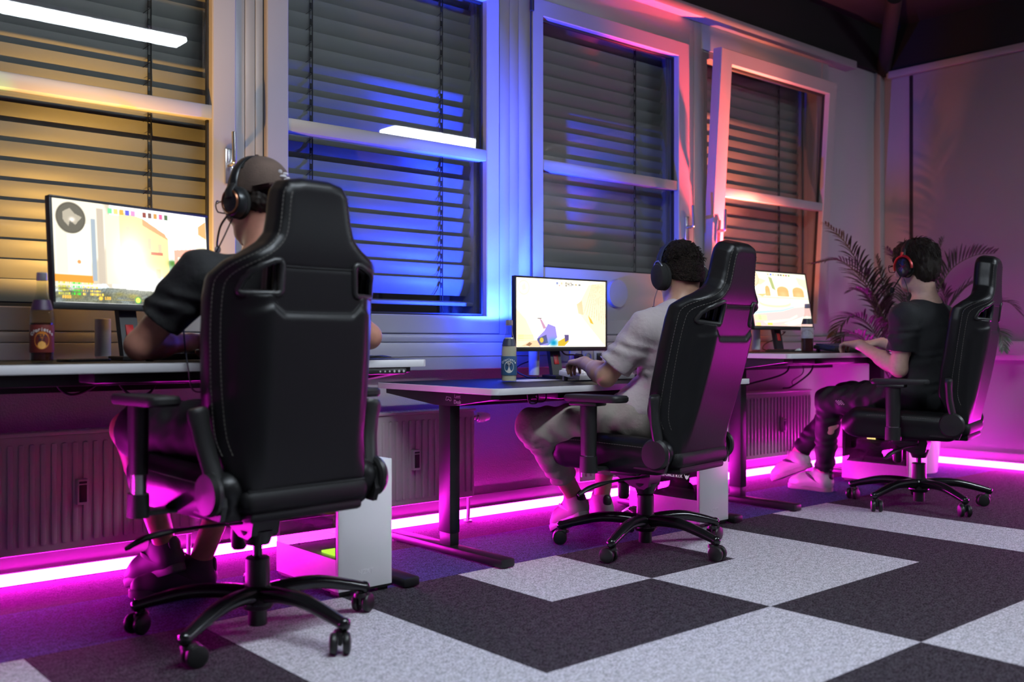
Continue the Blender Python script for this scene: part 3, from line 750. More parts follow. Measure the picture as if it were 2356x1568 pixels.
def monitor(label, x, y, zt, th, zb, tilt, paint, lx, lz, lc):
    """x, y: middle of the panel; the stand rises from the desk behind it"""
    t = thing('monitor', label, 'monitor', (x, y, zt), R(th), 'gaming monitors on the desks')
    w, h, bz = .614, .352, zb - zt
    Mx = Matrix.Translation((0, 0, bz)) @ Matrix.Rotation(tilt, 4, 'X')
    m = MB(); m.bx(-w / 2, w / 2, .0, .022, 0, h, .004, M=Mx); m.bx(-w / 2 + .06, w / 2 - .06, .02, .055, .04, h - .06, .015, M=Mx)
    m.bx(-w / 2, w / 2, -.004, .002, 0, .020, .001, M=Mx); m.bx(-w / 2, w / 2, -.004, .002, h - .008, h, .001, M=Mx)
    m.bx(-w / 2, -w / 2 + .009, -.004, .002, .02, h - .008, .001, M=Mx); m.bx(w / 2 - .009, w / 2, -.004, .002, .02, h - .008, .001, M=Mx)
    bd = m.build('housing', MT['plastic'], t)
    s = screen_mesh(paint(), w - .019, h - .029, t, -.001); s.matrix_local = Mx @ Matrix.Translation((0, 0, .0205))
    m = MB(); sec = [(-.034, 0), (.034, 0), (.034, .022), (-.034, .022)]
    n0 = V(.0, .030, .012); n1 = V(0, .085, bz + .15)
    m.add([(sx, n0[1] + sy, n0[2]) for sx, sy in sec] + [(sx, n1[1] + sy, n1[2]) for sx, sy in sec], [(0, 1, 2, 3), (4, 7, 6, 5)] + [(k, (k + 1) % 4, (k + 1) % 4 + 4, k + 4) for k in range(4)])
    m.bx(-.04, .04, .05, .11, bz + .12, bz + .20, .008)
    nk = m.build('stand_neck', MT['steel'], t)
    m = MB(); q = n0 + (n1 - n0) * .28; m.box((0, q[1] - .001, q[2]), (.03, .004, .045), .001, rot=(R(-14), 0, 0)); m.build('cable_slot', MT['red'], nk)
    m = MB(); slab(m, [(-.05, .09), (-.11, -.07), (-.085, -.085), (0, -.055), (.085, -.085), (.11, -.07), (.05, .09)], .001, .014); m.build('stand_base', MT['steel'], t)
    m = MB(); yb = .0545 if abs(lx) < .247 else .0215
    m.cyl((lx, yb, lz - zt - bz), (lx, yb + .003, lz - zt - bz), .018, n=24, M=Mx); m.build('rear_light', glow('rear_light', lc, 6), bd)
    return t
monitor('turned monitor showing a sunny street with a stone archway, on the nearest desk', 1.229, 3.314, .781, 16.6, .945, R(-4), screen1, 0, 1.0, (1, .58, .2))
monitor('monitor with an almost white picture, on the low middle desk', 3.325, 3.465, .668, 0, .7965, 0, screen2, -.258, .93, (.05, .1, 1))
monitor('tilted monitor showing a pink courtyard with a fountain, on the far desk', 5.09, 3.40, .782, 0, .913, R(-10), screen3, -.04, 1.08, (1, .27, .15))

# ---- white canisters behind the monitors
ML = [(1.171, 3.485, 0.781), (3.24, 3.575, 0.668), (4.99, 3.535, 0.782)]
MT['lampw'] = mat('white_satin_plastic', (.62, .62, .64), .4)
LL = ['white cylindrical canister on a clear foot, behind the turned monitor', 'white cylindrical canister catching blue light, beside the middle monitor stand', 'white cylindrical canister left of the far monitor stand']
CF = sheet_glass('clear_foot', (.8, .8, .85))
for i, (x, y, z) in enumerate(ML):
    t = thing('canister', LL[i], 'canister', (x, y, z), 0, 'white cylindrical canisters')
    m = MB(); m.lathe([(0, .012), (.025, .012), (.026, .014), (.026, .138), (.0245, .140), (.021, .140), (.020, .132), (0, .132)], 32); m.build('body', MT['lampw'], t)
    m = MB(); m.lathe([(.0, .0), (.024, .0), (.024, .012), (0, .012)], 32); m.build('clear_foot', CF, t)

# ---- bottles
def bottle(label, x, y, z, cols, words, level, drink, lo=.030, hi=.112):
    t = thing('bottle', label, 'bottle', (x, y, z), 0, 'lemonade bottles on the desks')
    prof = [(0, .002), (.028, .0), (.033, .006), (.0335, .09), (.0335, .135), (.031, .155), (.022, .185), (.0145, .213), (.0135, .235), (.0145, .238), (.0145, .25)]
    m = MB(); m.lathe(prof, 32); m.build('glass', sheet_glass('bottle_glass', (.86, .90, .88), 1.45), t)
    lp = [(r - .002, z) for r, z in prof if z < level and r > 0] 
    rl = np.interp(level, [p[1] for p in prof], [p[0] for p in prof]) - .002
    m = MB(); m.lathe([(0, .005)] + [(max(r, .01), max(z, .005)) for r, z in lp] + [(rl, level), (0, level)], 32); m.build('drink', drink, t)
    m = MB(); m.lathe([(0, .268), (.0135, .268), (.0150, .266), (.0155, .246), (.0150, .244), (.0147, .244)], 24); m.build('cap', MT['cap'], t)
    m = MB(); m.lathe([(.0340, lo), (.0342, lo + .001), (.0342, hi - .001), (.0340, hi)], 48); lb = m.build('label', mat('bottle_label', cols[0], .5), t)
    m = MB(); m.lathe([(.0315, .156), (.0265, .176), (.0235, .186)], 32); nl = m.build('neck_label', mat('neck_label', cols[1], .45), t)
    # badge and lettering wrapped on the label, facing the camera
    face = math.atan2(-y, -x)
    mb = MB(); vs = []; n = 28
    for rr in (0, .021):
        for k in range(n):
            a = 2 * PI * k / n; u, v = rr * math.cos(a), rr * math.sin(a) * 1.25
            vs.append((.0346 * math.cos(face + u / .0342), .0346 * math.sin(face + u / .0342), .066 + v * (.8 if hi > .12 else 1) + (.042 if hi > .12 else 0)))
    mb.add(vs, [(k, (k + 1) % n, n + (k + 1) % n, n + k) for k in range(n)]); mb.build('badge', mat('label_badge', cols[2], .5), lb)
    if len(cols) > 4:
        mb = MB(); vs = []
        for rr in (0, .011):
            for k in range(n):
                a = 2 * PI * k / n; u, v = rr * math.cos(a), rr * math.sin(a); vs.append((.0349 * math.cos(face + u / .0342), .0349 * math.sin(face + u / .0342), .052 + v))
        mb.add(vs, [(k, (k + 1) % n, n + (k + 1) % n, n + k) for k in range(n)]); mb.build('fruit_picture', mat('fruit_print', cols[4], .5), lb)
    ink = mat('label_ink', cols[3], .5); ink2 = mat('label_ink_dark', (.02, .02, .05), .5)
    for wd, sz, zz, arc, im in words:
        nn = len(wd); mb = MB()
        for k, ch in enumerate(wd):
            if ch == ' ': continue
            u = (k - (nn - 1) / 2) * sz * .50; a = face + u / .0342
            Mt = Matrix.Translation((.0352 * math.cos(a), .0352 * math.sin(a), zz - arc * (u / .02) ** 2)) @ Matrix.Rotation(a + PI / 2, 4, 'Z') @ Matrix.Rotation(u * arc * 80, 4, 'Y') @ FRONT
            me = text_mesh(ch, sz, .0002, .0003); mb.add([v.co for v in me.vertices], [list(p.vertices) for p in me.polygons], 0, Mt)
        mb.build('lettering', ink if im == 0 else ink2, lb)
    return t
MT['cap'] = mat('silver_screw_cap', (.55, .55, .56), .35, .8)
def liquid(name, tint, ior=1.1): return sheet_glass(name, tint, ior)
juice = mat('cloudy_drink', (.62, .56, .42), .25)
bottle('orange-labelled cola bottle, half drunk, left of the turned monitor', .885, 3.162, .781, [(.16, .02, .015), (.05, .02, .06), (.62, .20, .02), (.72, .68, .66), (.85, .42, .10)], [('Glorietta', .0150, .0985, .006, 0), ('COLA', .012, .080, 0, 1), ('MIX', .010, .068, 0, 1)], .118, mat('cola', (.035, .010, .006), .15))
bottle('full cloudy lemonade bottle with a blue label, on the middle desk', 2.807, 3.258, .668, [(.03, .10, .22), (.03, .04, .08), (.62, .63, .60), (.75, .78, .78)], [('Glorietta', .0150, .0985, .006, 0), ('ISO', .012, .084, 0, 1), ('SPORT', .010, .072, 0, 1)], .192, juice)
bottle('bottle of dark red drink with a pale label, on the far desk', 4.836, 3.088, .782, [(.50, .48, .50), (.03, .03, .04), (.56, .54, .56), (.3, .2, .2)], [('Glorietta', .0165, .124, .006, 0)], .088, mat('red_drink', (.06, .012, .012), .15), .078, .136)

# ---- keyboards, phone, mat, paper, wrapper
def keyboard(label, x, y, z, rz, tilt, base, keym, rows=6, colsn=15):
    t = thing('keyboard', label, 'keyboard', (x, y, z), R(rz))
    Mx = Matrix.Rotation(tilt, 4, 'X'); W, D = .36, .135
    z0 = .004 + math.sin(tilt) * D / 2
    Mx = Matrix.Translation((0, 0, z0)) @ Mx
    m = MB(); m.bx(-W / 2, W / 2, -D / 2, D / 2, 0, .022, .004, M=Mx); m.build('case', base, t)
    for r in range(rows):
        for c in range(colsn):
            if r == 0 and 3 <= c <= 9:
                if c > 3: continue
                kx = -W / 2 + .013 + .0232 * 6; kw = .15
            else: kx = -W / 2 + .0175 + .0232 * c; kw = .0195
            ky = -D / 2 + .0165 + .0205 * r
            m = MB(); a, b, hh = kw / 2, .0093, .009
            m.add([(kx - a, ky - b, .022), (kx + a, ky - b, .022), (kx + a, ky + b, .022), (kx - a, ky + b, .022), (kx - a + .002, ky - b + .0015, .022 + hh), (kx + a - .002, ky - b + .0015, .022 + hh), (kx + a - .002, ky + b - .003, .022 + hh), (kx - a + .002, ky + b - .003, .022 + hh)],
                  [(0, 1, 5, 4), (1, 2, 6, 5), (2, 3, 7, 6), (3, 0, 4, 7), (4, 5, 6, 7)], M=Mx)
            m.build('key', keym, t, fix=False)
    for s in (-1, 1):
        m = MB(); m.bx(s * .15 - .012, s * .15 + .012, D / 2 - .02, D / 2 - .008, .0, .004 + math.sin(tilt) * D, .002); m.build('kick_stand', base, t)
    return t
keyboard('white keyboard under the hand of the middle gamer', 3.26, 3.17, .668, 0, R(9), mat('white_keyboard_case', (.60, .58, .58), .4), mat('white_keycaps', (.72, .70, .72), .4))
keyboard('black keyboard with bluish keys on the far desk', 5.04, 3.0, .782, 0, R(7), MT['plastic'], mat('dark_blue_keycaps', (.016, .018, .05), .45))
keyboard('black keyboard under the forearms of the nearest gamer', 1.36, 3.12, .781, 8, R(6), MT['plastic'], mat('black_keycaps', (.012, .012, .012), .5))
t = thing('smartphone', 'black smartphone lying beside the orange-labelled bottle', 'phone', (1.015, 3.19, .781), R(20))
m = MB(); slab(m, rrect(-.075, .075, -.036, .036, .01), .0005, .009, ch=.002); m.build('body', MT['gloss'], t)
t = thing('mouse_pad', 'rumpled black mouse pad at the right end of the nearest desk', 'mouse pad', (1.80, 3.02, .7825), 0)
m = MB(); N = 14
for i in range(N + 1):
    for j in range(N + 1): m.v.append((-.15 + .30 * i / N, -.13 + .26 * j / N, .004 + .003 * (1 + math.sin(i * 1.3 + j * .7)) * (i / N)))
for i in range(N):
    for j in range(N): a = i * (N + 1) + j; m.f.append((a, a + N + 1, a + N + 2, a + 1)); m.m.append(0)
o = m.build('cloth', MT['rubber'], t); md = o.modifiers.new('thick', 'SOLIDIFY'); md.thickness = .003; md.offset = 1
t = thing('paper_sheet', 'white sheet of paper lying behind the blue-labelled bottle', 'paper', (2.98, 3.32, .6685), R(12))
m = MB(); m.bx(-.13, .13, -.08, .08, 0, .0006); m.build('sheet', mat('paper', (.6, .6, .62), .8), t)
t = thing('snack_wrapper', 'crumpled pale green snack wrapper in front of the far monitor stand', 'wrapper', (5.05, 3.27, .782), R(30))
m = MB(); N = 9
for i in range(N + 1):
    for j in range(N + 1): m.v.append((-.05 + .10 * i / N, -.03 + .06 * j / N, .006 + .018 * random.random() * math.sin(PI * i / N) * math.sin(PI * j / N) + .004 * random.random()))
for i in range(N):
    for j in range(N): a = i * (N + 1) + j; m.f.append((a, a + N + 1, a + N + 2, a + 1)); m.m.append(0)
o = m.build('foil', mat('wrapper_foil', (.45, .62, .60), .35), t); md = o.modifiers.new('thick', 'SOLIDIFY'); md.thickness = .001; md.offset = 1

# ---- cables
def cable(label, pts, r=.0035, m='cord', name='cable', n=7):
    mb = MB(); mb.tube(spline(pts, n), r, 8); return tag(mb.build(name, MT[m]), label, 'cable', 'loose cables at the desks')
cable('black cable loop hanging under the nearest desk, left of the two loops', [(.96, 3.30, .745), (.975, 3.31, .70), (1.01, 3.30, .675), (1.07, 3.31, .69), (1.13, 3.32, .735), (1.17, 3.31, .748)], .0042)
cable('black cable loop hanging under the nearest desk, beside the armrest', [(1.15, 3.29, .745), (1.165, 3.30, .70), (1.20, 3.29, .667), (1.255, 3.29, .672), (1.285, 3.30, .71), (1.29, 3.31, .745)], .0042)
cable('thin black cables bunched under the nearest desk near the chair', [(1.33, 3.30, .743), (1.40, 3.31, .72), (1.45, 3.30, .728), (1.50, 3.31, .715), (1.54, 3.30, .748)], .003)
cable('black monitor cable behind the nearest monitor stand', [(1.33, 3.43, .985), (1.42, 3.48, .95), (1.40, 3.53, .85), (1.28, 3.50, .787)], .0035)
cable('black cable looping from the middle monitor to a wall socket', [(3.40, 3.57, .82), (3.46, 3.59, .78), (3.54, 3.61, .775), (3.60, 3.615, .765)], .004)
cable('black cable curling from the middle monitor stand to the desk', [(3.29, 3.60, .76), (3.18, 3.61, .73), (3.15, 3.60, .70), (3.16, 3.53, .674), (3.15, 3.45, .673)], .004)
cable('white cable plugged into the data socket', [(3.785, 3.655, .765), (3.795, 3.63, .74), (3.80, 3.62, .69), (3.79, 3.60, .673)], .003, 'white')
m = MB(); m.cyl((3.612, 3.664, .762), (3.612, 3.625, .762), .019, .017, 20); tag(m.build('power_plug', MT['plastic']), 'round black power plug in the left wall socket', 'plug')
cable('small black cable coil under the left corner of the middle desk', [(2.62, 2.93, .634), (2.64, 2.94, .60), (2.67, 2.93, .60), (2.69, 2.95, .632), (2.66, 2.96, .606), (2.72, 2.94, .603), (2.75, 2.96, .635)], .003)
cable('thick black cable arching from the far desk down to the radiator', [(4.98, 3.295, .745), (4.955, 3.31, .66), (4.83, 3.45, .60), (4.68, 3.58, .55)], .005)
cable('straight black cable dropping from the far desk behind the radiator', [(5.22, 3.285, .747), (5.20, 3.30, .66), (5.22, 3.44, .57), (5.34, 3.58, .55)], .005)
cable('thin black cable slanting from the far desk to the socket on the wall', [(5.08, 3.285, .745), (5.14, 3.31, .66), (5.32, 3.50, .60), (5.48, 3.60, .56)], .003)
cable('tangled black cables under the far desk, left bunch', [(5.0, 3.31, .738), (5.04, 3.30, .705), (5.06, 3.31, .73), (5.11, 3.30, .715), (5.16, 3.31, .738), (5.20, 3.30, .72), (5.24, 3.31, .742)], .005)
cable('looped black cables under the far desk, right bunch by the desk leg', [(5.46, 2.93, .745), (5.49, 2.94, .66), (5.52, 2.93, .64), (5.55, 2.94, .68), (5.52, 2.95, .735), (5.48, 2.96, .70), (5.52, 2.97, .66), (5.58, 2.96, .70), (5.62, 2.95, .745)], .004)
cable('black cable from the far monitor down behind its stand', [(5.18, 3.475, .90), (5.27, 3.52, .90), (5.24, 3.56, .86), (5.14, 3.57, .83), (5.08, 3.55, .80), (5.06, 3.50, .787)], .0035)
cable('black cable lying along the far desk behind the bottle', [(4.75, 3.3, .787), (4.95, 3.26, .787), (5.2, 3.22, .787), (5.4, 3.2, .787)], .003)

# ---- PCs
MT['gpu'] = mat('graphics_card_plastic', (.05, .05, .055), .4)
MT['board'] = mat('circuit_board', (.012, .014, .016), .5)
MT['pcglass'] = sheet_glass('smoked_side_glass', (.55, .55, .58), 1.52)
def led(col, s): return glow('led_%d' % len(bpy.data.materials), col, s)
def pc(label, x, y, kind):
    """x, y: left front corner on the floor; front faces -y, glass faces -x"""
    W, D, H = .21, .425, .445
    t = thing('desktop_pc', label, 'computer', (x, y, 0), 0, 'white desktop computers on the floor')
    m = MB()
    for cx in (.03, W - .03):
        for cy in (.04, D - .04): m.bx(cx - .02, cx + .02, cy - .03, cy + .03, 0, .016, .003)
    m.bx(.004, W - .004, .004, D - .004, .012, .02); m.build('base', MT['plastic'], t)
    m = MB(); m.bx(0, W, 0, .016, .02, H, .002); fp = m.build('front_panel', MT['white'], t)
    text('NZXT', .022, fp, 'lettering', mat('faint_grey_print', (.80, .80, .81), .4), Matrix.Translation((W * .5, -.0004, .075)) @ FRONT, .0003, bold=.0006)
    m = MB(); m.bx(0, W, .0165, D, H - .012, H, .002); tp = m.build('top_panel', MT['white'], t)
    m = MB(); m.cyl((.13, .05, H), (.13, .05, H + .003), .008, n=16); m.build('power_button', MT['plastic'], tp)
    m = MB(); m.bx(.15, .18, .04, .052, H, H + .002, .0005); m.build('usb_port', MT['chrome'], tp)
    m = MB(); m.bx(0, .0025, .0165, D, .02, .125); m.bx(.003, W - .01, .02, D - .01, .115, .1245); m.build('shroud', MT['white'], t)
    m = MB(); m.bx(W - .003, W, .0165, D, .02, H - .012); m.build('side_panel', MT['white'], t)
    m = MB(); m.bx(.003, W - .003, D - .004, D, .02, H - .012); m.build('back_panel', MT['plastic'], t)
    m = MB(); m.bx(0.0, .003, .0165, D - .002, .1255, H - .0125); m.build('side_glass', MT['pcglass'], t)
    m = MB(); m.bx(.003, .010, D - .02, D - .008, .125, H - .013); m.bx(.003, .010, .018, .026, .125, H - .013); m.build('corner_post', MT['plastic'], t)
    m = MB(); m.bx(W - .03, W - .012, .10, D - .02, .14, H - .03); mb_ = m.build('motherboard', MT['board'], t)
    for k in range(4):
        m = MB(); m.bx(W - .06, W - .03, .19 + .009 * k, .194 + .009 * k, .29, .40, .001); m.build('memory_stick', MT['gpu'], mb_)
    m = MB(); m.bx(.045, W - .03, .11, D - .03, .195, .245, .006); m.bx(.05, W - .03, .12, D - .05, .245, .252); g = m.build('graphics_card', MT['gpu'], t)
    txtm = led((1, .80, .95), 1.6)
    if kind == 1:
        text('GEFORCE RTX', .021, g, 'lettering', txtm, Matrix.Translation((.0445, .205, .218)) @ LEFTF, .0003, bold=.0004)
        m = MB(); m.prism([(.125, .230), (.118, .212), (.110, .206), (.102, .212), (.095, .230), (.103, .222), (.110, .226), (.117, .222)], .0440, .0446, M=Matrix.Rotation(PI / 2, 4, 'Z') @ Matrix.Scale(-1, 4, (0, 1, 0))); m.build('emblem', txtm, g)
    fans = [(.30, 1), (.17, 0)] if kind else [(.30, 0)]
    def fan(cx, cy, cz, r, axis, gm):
        M0 = Matrix.Translation((cx, cy, cz)) @ (Matrix.Rotation(PI / 2, 4, 'X') if axis == 'y' else Matrix.Rotation(PI / 2, 4, 'Y') if axis == 'x' else Matrix.Identity(4))
        m = MB(); m.lathe([(r, -.012), (r, .012), (r - .005, .012), (r - .005, -.012), (r, -.012)], 32, M=M0)
        f = m.build('fan', MT['plastic'], t)
        m = MB()
        for k in range(7):
            a = 2 * PI * k / 7; vs = []
            for rr in (.014, r - .008):
                for da, dz in ((-.28, -.008), (.28, .008)): vs.append((rr * math.cos(a + da), rr * math.sin(a + da), dz))
            m.add(vs + [(p[0], p[1], p[2] + .0015) for p in vs], [(0, 1, 3, 2), (4, 6, 7, 5), (0, 4, 5, 1), (2, 3, 7, 6), (0, 2, 6, 4), (1, 5, 7, 3)], M=M0)
        m.cyl((0, 0, -.009), (0, 0, .009), .016, M=M0); m.build('fan_blades', MT['plastic'], f)
        if gm is not None:
            m = MB(); m.lathe([(r - .006, -.004), (r - .006, .004), (r - .009, .004), (r - .009, -.004), (r - .006, -.004)], 32, M=M0); m.build('fan_light', gm, f)
    G, RD, YL, AM = led((.45, 1, .03), 5), led((1, .02, .03), 4), led((.75, 1, .15), 6), led((1, .7, .2), 6)
    if kind == 0:
        fan(.11, .32, .33, .058, 'y', RD); fan(.11, .04, .33, .058, 'y', None)
        for (a, b, c) in ((.06, .26, .262), (.05, .19, .285), (.04, .06, .265), (.06, .375, .30)):
            m = MB(); m.bx(a, a + .03, b, b + .03, c, c + .012, .002); m.build('indicator_light', YL, g)
        m = MB(); m.bx(.03, .16, .04, .16, .1255, .131); m.build('floor_light', G, t)
        m = MB(); m.bx(.03, .10, .07, .13, .285, .305, .004); m.build('cable_light', RD, t)
    elif kind == 1:
        fan(.11, .36, .34, .058, 'y', None); fan(.11, .05, .36, .055, 'y', None)
        m = MB(); m.bx(.03, .033, .26, .30, .165, .172); m.build('indicator_light', led((1, .1, .4), 1.5), g)
    else:
        fan(.07, .20, .30, .045, 'x', G); fan(.11, .33, .36, .055, 'y', None)
        for k in range(4):
            m = MB(); m.prism([(.225 + .014 * k, .262), (.237 + .014 * k, .262), (.231 + .014 * k, .280)], .030, .034, M=Matrix.Rotation(PI / 2, 4, 'Z') @ Matrix.Scale(-1, 4, (0, 1, 0))); m.build('indicator_light', AM, g)
        m = MB(); m.bx(.03, .08, .30, .38, .385, .39); m.build('top_light', G, t)
    for k, pts in enumerate(([(.02, .3, .13), (.025, .27, .2), (.05, .24, .2)], [(.05, .35, .42), (.03, .33, .35), (.06, .36, .28)])):
        m = MB(); m.tube(spline(pts, 5), .005, 7); m.build('inner_cable', MT['cord'], t)
    return t
pc('white desktop PC with red and green glowing parts, beside the nearest chair', 1.705, 2.835, 0)
pc('white desktop PC with a glowing graphics card, beside the middle chair', 3.57, 2.83, 1)
pc('white desktop PC with amber and green lights, behind the far chair', 5.465, 2.825, 2)
# ------------------------------------------------------------------ gaming chairs (local: +y is where the sitter looks)
def sst(a, b, x):
    t = np.clip((x - a) / (b - a), 0, 1); return t * t * (3 - 2 * t)
HALF = [(.195, -.03), (.212, .02), (.238, .10), (.256, .24), (.264, .38), (.263, .49), (.254, .548), (.228, .59), (.185, .622), (.150, .645), (.127, .672), (.118, .71), (.113, .75), (.107, .785), (.088, .812), (.045, .822)]
OUT = [(-x, z) for x, z in HALF] + [(x, z) for x, z in HALF[::-1]]
HOLE = [(-.212, .508), (-.118, .512), (-.115, .596), (-.130, .602), (-.182, .577), (-.198, .556)]
PANEL = [(.198, -.012), (.224, .28), (.226, .41), (.205, .462), (.140, .488), (.108, .462)]
PANEL = PANEL + [(-x, z) for x, z in PANEL[::-1]]
BR = .034
def back_mid(u, w):
    a = np.abs(u)
    y = .085 * sst(.14, .265, a) * sst(-.02, .14, w) * (1 - .75 * sst(.53, .63, w))
    return y + .020 * sst(.60, .80, w) - .012 * np.sin(np.clip(w, 0, .6) / .6 * PI)
def back_th(u, w): return .052 - .012 * sst(.17, .26, np.abs(u)) * (1 - sst(.55, .65, w))
def rear_y(u, w, inset=None, lift=0.0):
    """rear surface of the backrest, inset = distance from the outline"""
    ym, th = float(back_mid(np.array(u), np.array(w))), float(back_th(np.array(u), np.array(w)))
    if inset is None: inset = -float(poly_sdf(np.array([u]), np.array([w]), OUT)[0])
    q = max(BR - inset, 0); t = th - BR + math.sqrt(max(BR * BR - q * q, 0))
    pd = float(poly_sdf(np.array([u]), np.array([w]), PANEL)[0]); t += .010 * float(1 - sst(-.016, .006, np.array(pd)))
    return ym - t - lift
def make_back():
    s = SDF((-.31, -.14, -.07), (.31, .25, .86), .0045)
    X, Y, Z = s.grid()
    u, w_ = X[:, 0, :], Z[:, 0, :]
    d2 = poly_sdf(u, w_, OUT)
    dh = np.minimum(poly_sdf(u, w_, HOLE), poly_sdf(u, w_, [(-x, z) for x, z in HOLE]))[:, None, :]
    pn = 1 - sst(-.016, .006, poly_sdf(u, w_, PANEL))
    seam = np.zeros_like(d2)
    for wz, hw in ((.585, .112),): seam += .0035 * np.exp(-((w_ - wz) / .0045) ** 2) * (np.abs(u) < hw)
    ym, th = back_mid(u, w_), back_th(u, w_)
    d2, ym, th, pn, seam = (a[:, None, :] for a in (d2, ym, th, pn, seam))
    q1 = d2 + BR; v = Y - ym
    q2 = np.where(v < 0, -v - (th + .010 * pn - seam), v - th) + BR
    s.F[:] = np.minimum(np.maximum(q1, q2), 0) + np.sqrt(np.maximum(q1, 0) ** 2 + np.maximum(q2, 0) ** 2) - BR
    s.F[:] = np.maximum(s.F, -dh + 0 * Y)
    return s.build('backrest', MT['leather'], smooth=2)
def rbox(s, c, half, r, k=.02):
    G = s.grid(); q = [np.abs(G[i] - c[i]) - (half[i] - r) for i in range(3)]
    d = np.sqrt(sum(np.maximum(a, 0) ** 2 for a in q)) + np.minimum(np.maximum(np.maximum(q[0], q[1]), q[2]), 0) - r
    s.mix(tuple(slice(None) for _ in range(3)), d, k, 'add')
def make_seat():
    s = SDF((-.32, -.30, .32), (.32, .40, .62), .006)
    rbox(s, (0, .03, .435), (.255, .255, .06), .05)
    for sg in (-1, 1): s.cap((sg * .215, -.20, .465), (sg * .222, .24, .478), .052, .056, .03)
    s.cap((-.19, .275, .445), (.19, .275, .445), .064, .064, .03)
    return s.build('seat', MT['leather'], smooth=2)
def dashes(m, pts, L=.008, gap=.0035, r=.0011):
    """a row of stitches along a polyline"""
    P = [np.array(p, float) for p in pts]; acc = 0; i = 0; cur = P[0]
    seg = [np.linalg.norm(P[k + 1] - P[k]) for k in range(len(P) - 1)]; tot = sum(seg); cum = np.concatenate([[0], np.cumsum(seg)])
    def at(t):
        k = min(int(np.searchsorted(cum, t, 'right')) - 1, len(P) - 2); return P[k] + (P[k + 1] - P[k]) * ((t - cum[k]) / max(seg[k], 1e-9))
    t = 0
    while t + L < tot:
        m.tube([at(t), at(t + L)], r, 5); t += L + gap
def outline_inset(ins):
    n = len(HALF); o = []
    H = spline([(x, z) for x, z in HALF], 5)
    for k, p in enumerate(H):
        a, b = H[max(k - 1, 0)], H[min(k + 1, len(H) - 1)]; t = unit(b - a); nrm = V(-t[1], t[0]); q = p + nrm * ins; o.append(q)
    return o
CACHE = {}
def part(name, fn, parent, loc=None, rot=None, key=None):
    key = key or name
    if key not in CACHE:
        o = fn(); o.name = name; o.parent = parent; CACHE[key] = o.data
    else: o = new_obj(name, CACHE[key], parent)
    if loc is not None: o.location = loc
    if rot is not None: o.rotation_euler = rot
    return o
def mk(fn, name, m, ang=35):
    def f():
        b = MB(); fn(b); return b.build(name, m, ang=ang)
    return f
